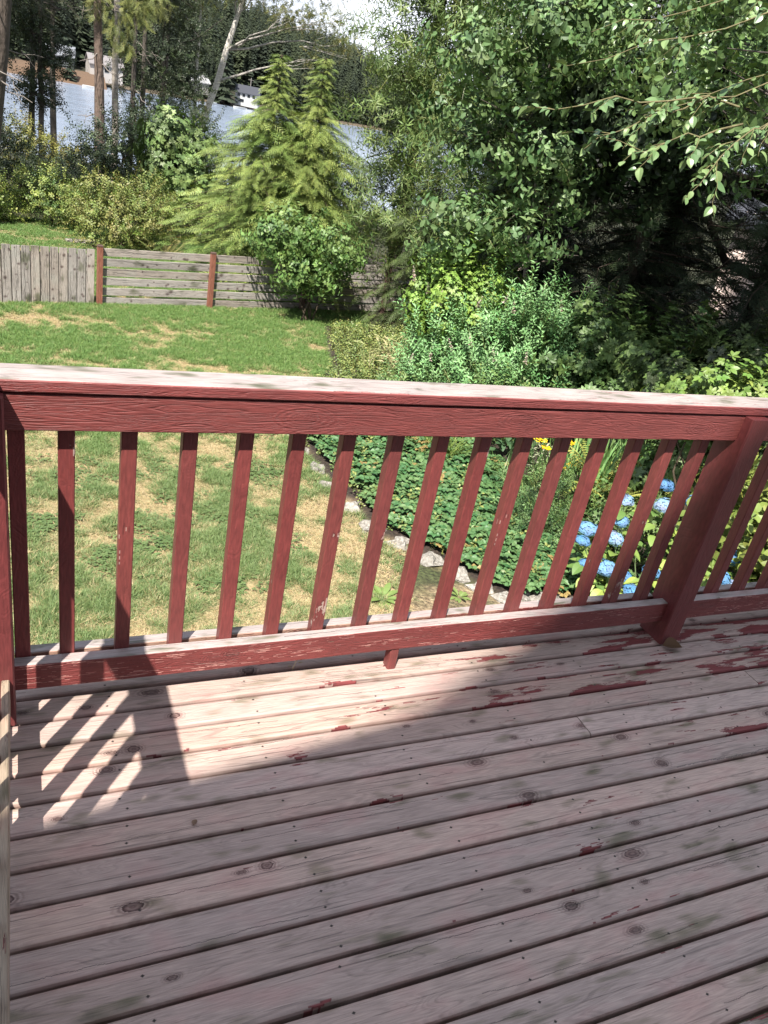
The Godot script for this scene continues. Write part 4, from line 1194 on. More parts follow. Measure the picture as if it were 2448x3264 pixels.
	shrub("dark_bush", "bush at the left edge below the thick trunk, deep shade put into its colour", "bush", Vector3(0.0, -2.8, -23.6), [[-0.2, -1.6, -23.6, 1.1, 1.0, 0.9], [0.9, -2.1, -23.4, 1.0, 0.7, 0.8], [-1.4, -1.4, -23.2, 1.2, 1.3, 1.0], [1.7, -2.2, -23.6, 0.7, 0.6, 0.6]], 1500, small, mats.leaf, 1.0, 1.5, 0.0, dk, dk2, "dark bushes by the lake")
	shrub("yellow_bush", "yellow-green bush topping the shaded thicket left of the reddish cedar", "bush", Vector3(1.0, -3.0, -26.8), [[0.7, -1.6, -26.8, 0.9, 0.6, 0.7], [1.7, -2.0, -26.6, 0.8, 0.6, 0.7], [0.1, -1.4, -27.0, 0.6, 0.5, 0.6]], 520, small, mats.leaf, 1.0, 1.5, 0.2, Color(0.12, 0.14, 0.03), Color(0.24, 0.23, 0.06))
	shrub("shore_reeds", "pale dry grass and brush along the near shore of the lake", "brush", Vector3(5.0, -5.0, -42.0), [[2.5, -4.8, -45.0, 2.5, 0.9, 1.5], [7.0, -4.8, -44.0, 2.5, 0.9, 1.5], [11.0, -5.0, -44.0, 3.0, 1.0, 1.5]], 700, small, mats.leaf, 1.6, 2.6, 0.5, Color(0.12, 0.13, 0.05), Color(0.28, 0.25, 0.12))
	# right of the lawn
	var spirea := shrub("spirea_bush", "sunlit spirea bush with narrow leaves and faded pink flower spikes", "bush", Vector3(7.25, GROUND, -9.3), [[6.65, -1.95, -9.7, 0.62, 0.72, 0.55], [7.3, -1.65, -9.2, 0.72, 0.95, 0.6], [7.75, -1.55, -8.8, 0.5, 0.95, 0.5], [8.1, -1.75, -8.5, 0.4, 0.85, 0.45], [6.4, -2.3, -9.5, 0.5, 0.5, 0.5], [7.2, -2.2, -8.8, 0.8, 0.5, 0.5]], 1700, lance, mats.leaf, 0.9, 1.45, 1.6, Color(0.11, 0.25, 0.085), Color(0.24, 0.42, 0.17), "", 8, 0.3)
	for q in [[6.05, -1.05, -10.2], [6.25, -1.18, -10.0], [6.4, -1.3, -9.8], [7.05, -1.0, -9.0], [7.2, -1.12, -8.9], [7.45, -0.55, -9.4], [7.75, -0.85, -9.0], [8.0, -1.0, -8.8], [6.5, -1.9, -9.3], [6.7, -1.75, -9.1], [6.95, -1.85, -8.7], [6.2, -2.1, -9.4], [7.3, -1.75, -8.4], [6.0, -2.3, -9.7], [6.85, -1.2, -9.4]]:
		spike(spirea, Vector3(q[0] - 0.05, q[1] + 0.22, q[2] + 0.2) - spirea.position)
	shrub("currant_bush", "bright yellow-green bush with lobed leaves rising behind the spirea", "bush", Vector3(6.9, GROUND, -10.1), [[6.75, -1.15, -9.9, 0.55, 0.6, 0.45], [7.15, -1.0, -9.75, 0.45, 0.5, 0.4], [6.45, -0.75, -10.1, 0.16, 0.45, 0.16], [6.85, -0.45, -10.0, 0.12, 0.42, 0.12], [7.3, -0.5, -9.8, 0.12, 0.35, 0.12], [6.2, -1.0, -10.2, 0.12, 0.42, 0.12]], 950, lobed_sprig(34, 6, 0.2, 0.065), mats.leaf, 0.9, 1.3, 0.5, Color(0.13, 0.24, 0.040), Color(0.26, 0.38, 0.07))
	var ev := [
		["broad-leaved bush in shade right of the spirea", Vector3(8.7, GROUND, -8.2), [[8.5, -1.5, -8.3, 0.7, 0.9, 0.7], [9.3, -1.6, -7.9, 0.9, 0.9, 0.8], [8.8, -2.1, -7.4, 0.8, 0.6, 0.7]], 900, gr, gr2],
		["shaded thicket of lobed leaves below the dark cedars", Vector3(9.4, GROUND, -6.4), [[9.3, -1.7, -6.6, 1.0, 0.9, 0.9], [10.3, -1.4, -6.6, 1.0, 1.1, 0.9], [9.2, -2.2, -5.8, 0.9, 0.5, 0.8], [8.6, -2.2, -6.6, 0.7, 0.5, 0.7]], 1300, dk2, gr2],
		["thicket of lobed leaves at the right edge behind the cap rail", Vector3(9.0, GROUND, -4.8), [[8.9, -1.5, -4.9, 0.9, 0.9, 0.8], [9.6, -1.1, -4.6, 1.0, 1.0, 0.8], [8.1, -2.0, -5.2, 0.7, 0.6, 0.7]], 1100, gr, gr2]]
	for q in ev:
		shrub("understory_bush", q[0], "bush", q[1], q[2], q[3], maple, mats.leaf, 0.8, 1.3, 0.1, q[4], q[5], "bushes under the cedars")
	shrub("vine_maple", "sunlit yellow-green vine maple peeping over the cap rail at right", "shrub", Vector3(7.5, GROUND, -4.5), [[7.45, -0.62, -4.5, 0.55, 0.30, 0.4], [7.0, -0.85, -4.7, 0.3, 0.2, 0.3], [7.9, -0.6, -4.3, 0.4, 0.25, 0.35]], 190, lobed_sprig(35, 5, 0.2, 0.085), mats.leaf, 0.9, 1.3, 0.2, Color(0.10, 0.19, 0.04), Color(0.20, 0.29, 0.06))
	# dry grass by the fence end
	var o := thing("dry_grass", "dry straw-coloured grass with pale seed heads left of the spirea", "grass", Vector3(6.45, GROUND, -10.4))
	var where: Array[Transform3D] = []
	var tint := PackedColorArray()
	for i in 150:
		var p := Vector3(rng.randfn() * 0.26, 0, rng.randfn() * 0.5)
		where.append(Transform3D(basis_along(Vector3(rng.randfn() * 0.25, 1, rng.randfn() * 0.25), rng.randf() * TAU, rng.randf_range(0.45, 0.95)), p))
		tint.append(Color(0.42, 0.36, 0.20).lerp(Color(0.20, 0.26, 0.08), rng.randf() * 0.8))
	var t := MB.new()
	for i in 4:
		var d := Vector3(rng.randfn() * 0.12, 1, rng.randfn() * 0.12)
		t.col = Color(1, 1, 1)
		t.blade(Vector3(rng.randfn() * 0.04, 0, rng.randfn() * 0.04), d, Vector3.RIGHT, 0.9, 0.009, Vector3(0.2, -0.25, 0.05), 3)
		t.col = Color(1.5, 1.3, 1.3)
		t.leaf(Vector3(d.x * 0.7 + 0.12, 0.60, d.z * 0.7), Vector3(0.5, 0.4, 0.1).normalized(), Vector3.UP, 0.16, 0.03, 3, 0.5, 0.4)
	scatter("stalks", t.mesh(), mats.grass, where, tint, o)
	# pale ground and a house wall seen through the gap at the right
	gable_house("neighbour_house", "pale house wall glimpsed through the gap in the cedars at right", Vector3(27.0, GROUND + 0.6, -17.5), -0.9, 9.0, 7.0, 2.7, 1.6, plain(Color8(225, 205, 195), 0.8), mats.dark_roof, [[-2.5, -1.2, 0.8, 2.0], [1.0, 2.3, 0.8, 2.0]])


func spike(o: Node3D, at: Vector3) -> void:
	var b := MB.new()
	var lean := Vector3(rng.randfn() * 0.25, 1, rng.randfn() * 0.25).normalized()
	b.col = Color(0.10, 0.13, 0.05)
	b.blade(at - lean * 0.4, lean, Vector3.RIGHT, 0.42, 0.012, Vector3.ZERO, 1)
	for i in 40:
		var t := rng.randf()
		var a := rng.randf() * TAU
		var w := 0.052 * (1.0 - t * 0.7)
		var d := Vector3(cos(a), rng.randf_range(0.1, 0.8), sin(a)).normalized()
		b.col = Color(0.80, 0.64, 0.66).lerp(Color(0.58, 0.44, 0.38), rng.randf())
		b.leaf(at + lean * t * 0.24, d, Vector3.UP, w, w * 0.7, 2, 0.3, 0.2)
	part("flower_spike", b.mesh(), mats.petal, o)


func fern(called: String, label: String, at: Vector3, count: int, length: float, dark: Color, light: Color, group := "") -> void:
	var o := thing(called, label, "fern", at, 0.0, group)
	var kinds := []
	for k in 3:
		var b := MB.new()
		var n := 22
		for i in n:
			var t := (i + 1.0) / n
			var c := Vector3(0, t * t * 0.95 - 0.6 * t * t * t * t * (0.8 + k * 0.25), t)
			var fw := Vector3(0, 0.75 - 1.1 * t, 1).normalized()
			for s in [-1.0, 1.0]:
				var sh := rng.randf_range(0.8, 1.2)
				b.col = Color(sh, sh, sh)
				b.leaf(c, (Vector3(s, 0.05, 0) + fw * 0.45).normalized(), Vector3.UP, 0.24 * pow(sin(PI * (0.12 + t * 0.86)), 0.8) + 0.01, 0.036, 2, 0.15, 0.12)
		b.col = Color(1.2, 0.9, 0.6)
		b.blade(Vector3.ZERO, Vector3(0, 0.75, 1), Vector3.RIGHT, 1.0, 0.012, Vector3(0, -0.55, 0), 4)
		kinds.append(b.mesh())
	var shades := []
	for k in 3:
		var m: StandardMaterial3D = mats.leaf.duplicate()
		m.albedo_color = dark.lerp(light, k / 2.0).linear_to_srgb()
		shades.append(m)
	for i in count:
		var a := TAU * i / count + rng.randf_range(-0.25, 0.25)
		var s := length * rng.randf_range(0.7, 1.1)
		part("frond", kinds[i % 3], shades[rng.randi() % 3], o, Transform3D(Basis(Vector3.UP, a).rotated(Vector3(cos(a), 0, -sin(a)), rng.randf_range(-0.4, 0.15)).scaled(Vector3(s, s, s)), Vector3(sin(a), 0, cos(a)) * 0.04))


func blade_clump(called: String, label: String, category: String, at: Vector3, count: int, length: float, width: float, spread: float, bend: float, cols: Array, group := "", area := 0.07) -> void:
	var o := thing(called, label, category, at, 0.0, group)
	var shades := []
	for c in cols:
		var m: StandardMaterial3D = mats.leaf.duplicate()
		m.albedo_color = (c as Color).linear_to_srgb()
		shades.append(m)
	var kinds := []
	for k in 4:
		var b := MB.new()
		b.blade(Vector3.ZERO, Vector3.UP, Vector3.RIGHT, 1.0, width / length, Vector3(0, -0.25 * bend, bend * (0.6 + 0.3 * k)), 5)
		kinds.append(b.mesh())
	for i in count:
		var a := rng.randf() * TAU
		var s := length * rng.randf_range(0.65, 1.1)
		part("blade", kinds[i % 4], shades[rng.randi() % shades.size()], o, Transform3D(Basis(Vector3.UP, a).rotated(Vector3(cos(a), 0, -sin(a)), spread * rng.randf()).scaled(Vector3(s, s, s)), Vector3(rng.randfn(), 0, rng.randfn()) * area * (1.0 + spread)))


func rosette(label: String, at: Vector3, n: int, size: float, c: Color, group := "weeds in the lawn") -> void:
	var o := thing("weed", label, "weed", at, rng.randf() * TAU, group)
	var m: StandardMaterial3D = mats.leaf.duplicate()
	m.albedo_color = c.linear_to_srgb()
	for i in n:
		var b := MB.new()
		var a := i * 2.4
		b.leaf(Vector3(cos(a), 0.02, sin(a)) * 0.1 * size, Vector3(cos(a), rng.randf_range(0.3, 1.1), sin(a)).normalized(), Vector3.UP, size * rng.randf_range(0.7, 1.1), size * 0.36, 5, 0.25, 0.45, 0.62)
		part("leaf", b.mesh(), m, o)


func build_bed() -> void:
	# pale edging stones between lawn and bed
	var st := [[3.50, -8.6, 0.15], [3.56, -8.0, 0.13], [3.58, -7.45, 0.16], [3.62, -6.9, 0.15], [3.68, -6.4, 0.17], [3.70, -5.85, 0.14], [3.80, -5.35, 0.16], [4.02, -5.0, 0.15], [4.22, -4.68, 0.17], [4.40, -4.35, 0.14], [4.55, -4.06, 0.13], [4.72, -3.84, 0.13], [4.98, -3.80, 0.14], [5.22, -3.76, 0.19], [5.55, -3.66, 0.15]]
	var words := ["farthest from the deck", "second farthest from the deck", "third farthest from the deck", "fourth farthest from the deck", "fifth farthest from the deck", "sixth farthest from the deck", "seventh farthest from the deck", "in the middle of the row", "just below the middle", "sixth nearest the deck", "fifth nearest the deck", "fourth nearest the deck", "third nearest the deck", "large, second nearest the deck", "nearest to the deck under the hydrangea"]
	for i in st.size():
		var b := MB.new()
		var tone := rng.randf_range(0.40, 0.54)
		b.col = Color(tone, tone * 0.96, tone * 0.88)
		var r: float = st[i][2]
		var f := noise(800 + i, 1.1, 2)
		var rings := []
		for j in 6:
			var ring := []
			for k in 9:
				var th := PI * j / 5.0; var ph := TAU * k / 8.0
				var d := Vector3(sin(th) * cos(ph), cos(th), sin(th) * sin(ph))
				var d2 := Vector3(sin(th) * cos(fmod(ph, TAU)), cos(th), sin(th) * sin(fmod(ph, TAU)))
				ring.append(d * Vector3(r * 1.15, r * 0.62, r * 0.85) * (1.0 + 0.75 * f.get_noise_3dv(d2 * 2.0)))
			rings.append(ring)
		for j in 5:
			for k in 8: b.quad(rings[j][k], rings[j + 1][k], rings[j + 1][k + 1], rings[j][k + 1])
		var o := part("edging_stone", b.mesh(), mats.stone, self, Transform3D(Basis(Vector3.UP, rng.randf() * TAU), Vector3(st[i][0], GROUND - 0.01, st[i][1])))
		tag(o, "pale edging stone of the flower bed, " + words[i], "stone", "edging stones of the bed")
	# strawberry plants: a carpet of three-part leaves
	var b := MB.new()
	for i in 5:
		var a := i * 2.4
		var root := Vector3(0, 0, 0)
		var p := Vector3(cos(a) * 0.06, 0.07 + 0.02 * (i % 3), sin(a) * 0.06)
		b.col = Color(1.2, 1.0, 0.8)
		b.blade(root, p, Vector3.RIGHT, 1.0, 0.005, Vector3.ZERO, 1)
		for k in 3:
			var ang := a + (k - 1) * 1.25
			var sh := rng.randf_range(0.75, 1.25)
			b.col = Color(sh, sh, sh)
			b.leaf(p, Vector3(cos(ang), 0.15, sin(ang)).normalized(), Vector3(cos(a) * 0.3, 1, sin(a) * 0.3).normalized(), 0.062, 0.052, 3, 0.3, 0.25, 0.55)
	var where: Array[Transform3D] = []
	var tint := PackedColorArray()
	for i in 4000:
		var z := rng.randf_range(-9.3, -3.6)
		var x := bed_edge(z) + 0.2 + rng.randf() * 2.5 * (1.0 if z < -5.0 else 0.6)
		var k := patch_noise.get_noise_2d(x * 75.0, z * 75.0)
		if k < -0.16 or x > 6.6: continue
		var s := rng.randf_range(0.8, 1.35)
		where.append(Transform3D(Basis(Vector3.UP, rng.randf() * TAU).rotated(Vector3(1, 0, 0), rng.randf_range(-0.3, 0.3)).scaled(Vector3(s, s * (1.0 + 0.5 * k), s)), Vector3(x, ground_height(x, z) + 0.05 + 0.12 * maxf(k, 0.0) * rng.randf(), z)))
		var c := Color(0.05, 0.145, 0.05).lerp(Color(0.13, 0.22, 0.08), rng.randf())
		if rng.randf() < 0.03: c = Color(0.30, 0.22, 0.08)
		tint.append(c)
	scatter("strawberry_plants", b.mesh(), mats.leaf, where, tint, self)
	where = []
	tint = PackedColorArray()
	for i in 1900:
		var z := rng.randf_range(-9.0, -3.7) if i < 520 else rng.randf_range(-13.4, -8.8)
		var x := bed_edge(z) + 0.1 + rng.randf() * (2.4 if i < 520 else 1.7)
		where.append(Transform3D(basis_along(Vector3(rng.randfn() * 0.4, 1, rng.randfn() * 0.4), rng.randf() * TAU, rng.randf_range(0.5, 1.0)), Vector3(x, ground_height(x, z) + 0.04, z)))
		tint.append(Color(0.10, 0.17, 0.05).lerp(Color(0.26, 0.30, 0.09), rng.randf()))
	scatter("bed_weeds", mats.m_small, mats.leaf, where, tint, self)
	# taller growth of mixed green behind the carpet
	blade_clump("grass_clump", "bright green ornamental grass clump in the middle of the bed", "grass", Vector3(5.55, GROUND, -7.2), 260, 0.62, 0.012, 0.75, 0.45, [Color(0.12, 0.19, 0.035), Color(0.17, 0.23, 0.05), Color(0.09, 0.15, 0.03)])
	blade_clump("grass_clump", "smaller grass clump farther back in the bed at the lawn's edge", "grass", Vector3(4.6, GROUND, -8.6), 140, 0.5, 0.011, 0.8, 0.5, [Color(0.10, 0.17, 0.04), Color(0.14, 0.20, 0.05)])
	blade_clump("grass_clump", "loose grass clump beside the large dark leaves", "grass", Vector3(6.1, GROUND, -6.4), 110, 0.5, 0.014, 0.8, 0.5, [Color(0.07, 0.14, 0.035), Color(0.11, 0.18, 0.05)])
	blade_clump("iris_clump", "stand of broad upright iris blades left of the ferns", "iris", Vector3(7.45, GROUND, -6.3), 120, 1.0, 0.045, 0.25, 0.16, [Color(0.15, 0.29, 0.09), Color(0.26, 0.41, 0.13), Color(0.10, 0.21, 0.06)], "iris clumps", 0.27)  # blade greens lightened, bright sun put into the colour
	blade_clump("iris_clump", "iris blades directly behind the ferns, sunlight put into their pale colour", "iris", Vector3(8.1, GROUND, -5.95), 120, 1.05, 0.045, 0.28, 0.16, [Color(0.20, 0.35, 0.12), Color(0.30, 0.45, 0.17)], "iris clumps", 0.27)
	blade_clump("iris_clump", "iris blades near the middle railing post", "iris", Vector3(8.6, GROUND, -5.3), 80, 1.0, 0.034, 0.3, 0.2, [Color(0.10, 0.19, 0.07), Color(0.17, 0.27, 0.10)], "iris clumps", 0.27)
	blade_clump("iris_clump", "dark iris blades seen between yellow flowers and the first pale ones", "iris", Vector3(7.1, GROUND, -6.75), 60, 0.9, 0.028, 0.35, 0.25, [Color(0.05, 0.10, 0.035), Color(0.08, 0.14, 0.05)], "iris clumps", 0.27)
	blade_clump("iris_clump", "few iris blades rising above the cap rail in the shade", "iris", Vector3(8.5, GROUND, -7.9), 26, 1.35, 0.036, 0.28, 0.16, [Color(0.08, 0.14, 0.06)], "iris clumps")
	fern("garden_fern", "yellow-green fern behind the blue hydrangea, nearer the iris", Vector3(7.25, GROUND + 0.3, -5.55), 18, 0.85, Color(0.24, 0.27, 0.06), Color(0.40, 0.40, 0.11), "ferns in the bed")
	fern("garden_fern", "yellow-green fern close to the middle railing post", Vector3(7.95, GROUND + 0.35, -5.2), 18, 0.95, Color(0.24, 0.27, 0.06), Color(0.40, 0.40, 0.11), "ferns in the bed")
	fern("garden_fern", "fern with arching fronds beside the large mixed shrub beyond the fence", Vector3(3.45, GROUND, -18.9), 14, 0.75, Color(0.14, 0.17, 0.05), Color(0.24, 0.22, 0.08))
	# yarrow with yellow flower heads
	var o := thing("yarrow", "yarrow with flat clusters of bright yellow flowers", "flower", Vector3(6.72, GROUND, -6.55))
	var yellow := plain(Color8(250, 205, 20), 0.7)
	var stem := plain(Color(0.09, 0.15, 0.05).linear_to_srgb(), 0.7)
	for q in [[-0.10, 0.66, 0.05, 0.115], [0.04, 0.74, -0.04, 0.10], [-0.02, 0.58, 0.16, 0.08], [0.42, 0.62, 0.06, 0.075], [0.40, 0.36, 0.25, 0.06], [0.30, 0.32, 0.3, 0.045], [0.02, 0.34, 0.3, 0.05], [-0.05, 0.22, 0.4, 0.04]]:
		b = MB.new()
		b.tube(PackedVector3Array([Vector3(q[0] * 0.5, 0, q[2] * 0.5), Vector3(q[0], q[1], q[2])]), PackedFloat32Array([0.005, 0.004]), 5)
		part("stem", b.mesh(), stem, o)
		b = MB.new()
		for i in 46:
			var a := rng.randf() * TAU; var rr := sqrt(rng.randf()) * float(q[3])
			var p := Vector3(q[0] + cos(a) * rr, q[1] + rng.randf_range(-0.012, 0.015), q[2] + sin(a) * rr)
			for k in 5:
				var g := k * TAU / 5.0 + a
				b.leaf(p, Vector3(cos(g), 0.35, sin(g)).normalized(), Vector3.UP, 0.016, 0.012, 2, 0.1, 0.1)
		part("flower_head", b.mesh(), yellow, o)
	shrub("tansy_plant", "feathery green plant between the strawberries and the hydrangea", "plant", Vector3(6.15, GROUND, -5.6), [[6.0, -2.42, -5.4, 0.42, 0.3, 0.5], [6.3, -2.4, -5.6, 0.4, 0.32, 0.4], [5.8, -2.5, -4.9, 0.4, 0.2, 0.4]], 520, sprig(55, 20, 0.2, 0.038, 0.016, 2, 1.0, 0.0), mats.leaf, 0.8, 1.2, 0.7, Color(0.083, 0.165, 0.053), Color(0.165, 0.262, 0.090))
	# large dark leaves and pale variegated foliage
	var big: StandardMaterial3D = mats.shiny_leaf.duplicate()
	big.albedo_color = Color(0.055, 0.11, 0.05).linear_to_srgb()
	o = thing("large_leaved_plant", "plant with a few large dark oval leaves behind the grass clump", "plant", Vector3(6.5, GROUND, -7.0))
	for i in 22:
		b = MB.new()
		var a := i * 2.4
		b.leaf(Vector3(cos(a) * 0.1, 0.15 + 0.02 * i, sin(a) * 0.1), Vector3(cos(a), rng.randf_range(0.2, 1.0), sin(a)).normalized(), Vector3.UP, rng.randf_range(0.2, 0.3), 0.13, 6, 0.25, 0.4, 0.45)
		part("leaf", b.mesh(), big, o)
	var pale: StandardMaterial3D = mats.leaf.duplicate()
	pale.albedo_color = Color(0.34, 0.36, 0.24).linear_to_srgb()
	o = thing("variegated_plant", "pale variegated plant just left of the yellow flowers", "plant", Vector3(6.75, GROUND, -6.5))
	for i in 46:
		b = MB.new()
		var a := i * 2.4
		b.leaf(Vector3(cos(a) * 0.08, 0.1 + 0.011 * i, sin(a) * 0.08), Vector3(cos(a), rng.randf_range(0.0, 0.8), sin(a)).normalized(), Vector3.UP, rng.randf_range(0.07, 0.12), 0.03, 4, 0.25, 0.3, 0.45)
		part("leaf", b.mesh(), pale, o)
	build_hydrangea()
	shrub("yellow_green_shrub", "yellow-green broad-leaved shrub right of the middle railing post", "shrub", Vector3(7.0, GROUND, -3.2), [[6.95, -1.75, -3.3, 0.5, 0.55, 0.5], [7.4, -1.6, -3.0, 0.55, 0.65, 0.5], [7.0, -2.2, -2.7, 0.55, 0.45, 0.5], [7.9, -1.7, -3.6, 0.6, 0.6, 0.6]], 520, sprig(57, 8, 0.26, 0.11, 0.07, 4, 1.0, 0.1, 0.45), mats.leaf, 0.8, 1.3, 0.3, Color(0.12, 0.165, 0.035), Color(0.21, 0.25, 0.055))
	for q in [["leafy clump behind the bed at the foot of the spirea", [[5.8, -2.45, -9.0, 0.7, 0.3, 0.6], [6.6, -2.35, -8.2, 0.7, 0.4, 0.6]]], ["leafy green clump in front of the iris stand", [[7.0, -2.55, -5.2, 0.4, 0.2, 0.4], [6.9, -2.5, -4.7, 0.5, 0.25, 0.4]]], ["dark leafy clump behind the yellow flowers", [[7.2, -2.3, -7.8, 0.6, 0.45, 0.5], [7.9, -2.3, -8.4, 0.6, 0.45, 0.5]]]]:
		shrub("leafy_clump", q[0], "plant", Vector3(q[1][0][0], GROUND, q[1][0][2]), q[1], 320, mats.m_small, mats.leaf, 0.8, 1.3, 0.5, Color(0.075, 0.150, 0.045), Color(0.165, 0.247, 0.075), "leafy clumps in the bed")


func build_hydrangea() -> void:
	var o := thing("hydrangea", "hydrangea bush with many round sky-blue flower heads below the railing", "flower bush", Vector3(6.0, GROUND, -3.4))
	var leaf_mats := []
	for c in [Color(0.10, 0.18, 0.045), Color(0.17, 0.25, 0.06), Color(0.26, 0.33, 0.07)]:
		var m: StandardMaterial3D = mats.leaf.duplicate()
		m.albedo_color = c.linear_to_srgb()
		leaf_mats.append(m)
	var leaves := []
	for k in 4:
		var b := MB.new()
		b.leaf(Vector3.ZERO, Vector3(0, 0, 1), Vector3.UP, 1.0, 0.68, 7, 0.16 + k * 0.05, 0.18 + k * 0.1, 0.42, 0.8)
		leaves.append(b.mesh())
	var blooms := [[5.48, -2.02, -3.85], [5.62, -2.18, -3.55], [5.85, -1.98, -3.80], [6.05, -2.12, -3.35], [5.55, -2.26, -3.75], [6.38, -1.60, -3.80], [6.66, -1.50, -3.68], [6.0, -1.86, -3.95], [5.78, -2.28, -3.25], [6.25, -2.12, -3.05], [6.40, -1.88, -3.30], [6.55, -1.72, -3.50], [6.12, -1.72, -2.62], [6.30, -2.02, -2.62], [6.58, -1.95, -2.75], [6.75, -1.80, -3.05], [5.95, -2.35, -3.00], [6.05, -1.66, -4.05], [6.5, -1.46, -4.0], [5.68, -2.0, -4.05], [5.9, -2.3, -3.55]]
	var blues := []
	for c in [Color(0.10, 0.25, 0.47), Color(0.15, 0.31, 0.52), Color(0.25, 0.37, 0.54)]:
		var m: StandardMaterial3D = mats.petal.duplicate()
		m.albedo_color = c.linear_to_srgb()
		blues.append(m)
	var heads := []
	for k in 3:
		var b := MB.new()
		for i in 52:
			var y := 1.0 - 1.5 * (i + 0.5) / 52.0
			var shade := rng.randf_range(0.72, 1.2)
			b.col = Color(shade * rng.randf_range(0.75, 1.25), shade, shade * rng.randf_range(0.95, 1.1))
			var a := i * 2.39996
			var rr := sqrt(maxf(0.0, 1.0 - y * y))
			var d := Vector3(cos(a) * rr, y, sin(a) * rr)
			var x := d.cross(Vector3(0.1, 0.3, 1)).normalized()
			var z := x.cross(d)
			var tilt := rng.randf() * TAU
			var lump := rng.randf_range(0.78, 1.08)
			for p in 4:
				var g := tilt + p * PI / 2.0
				var dd := (x * cos(g) + z * sin(g) + d * 0.12).normalized()
				b.leaf(d * lump, dd, d, 0.31, 0.29, 3, 0.12, 0.25, 0.6)
		heads.append(b.mesh())
	var stem := plain(Color(0.10, 0.15, 0.06).linear_to_srgb(), 0.7)
	for i in blooms.size():
		var p := Vector3(blooms[i][0], blooms[i][1], blooms[i][2]) - o.position
		var s := rng.randf_range(0.085, 0.115)
		var tilt := Basis(Vector3(1, 0, 0), rng.randf_range(-0.3, 0.5)).rotated(Vector3.UP, rng.randf() * TAU)
		part("flower_head", heads[i % 3], blues[i % 3 if i % 4 else 0], o, Transform3D(tilt.scaled(Vector3(s * rng.randf_range(0.9, 1.2), s * rng.randf_range(0.6, 0.85), s)), p))
		var b := MB.new()
		limb(b, Vector3(p.x * 0.35, 0, p.z * 0.35), p, 0.009, 0.005, 0.0, 5)
		part("stem", b.mesh(), stem, o)
		for k in 13:
			var a := k * 2.4 + i
			var out := Vector3(cos(a), 0, sin(a))
			var t := rng.randf_range(0.55, 1.0)
			var q := Vector3(p.x * lerpf(0.35, 1.0, t), p.y * t, p.z * lerpf(0.35, 1.0, t)) + out * rng.randf_range(0.03, 0.12) - Vector3.UP * 0.05
			var sz := rng.randf_range(0.13, 0.20)
			var z := (out + Vector3.UP * rng.randf_range(-0.25, 0.5)).normalized()
			var x := Vector3.UP.cross(z).normalized()
			part("leaf", leaves[(i + k) % 4], leaf_mats[rng.randi() % 3], o, Transform3D(Basis(x, z.cross(x), z).scaled(Vector3(sz, sz, sz)), q))


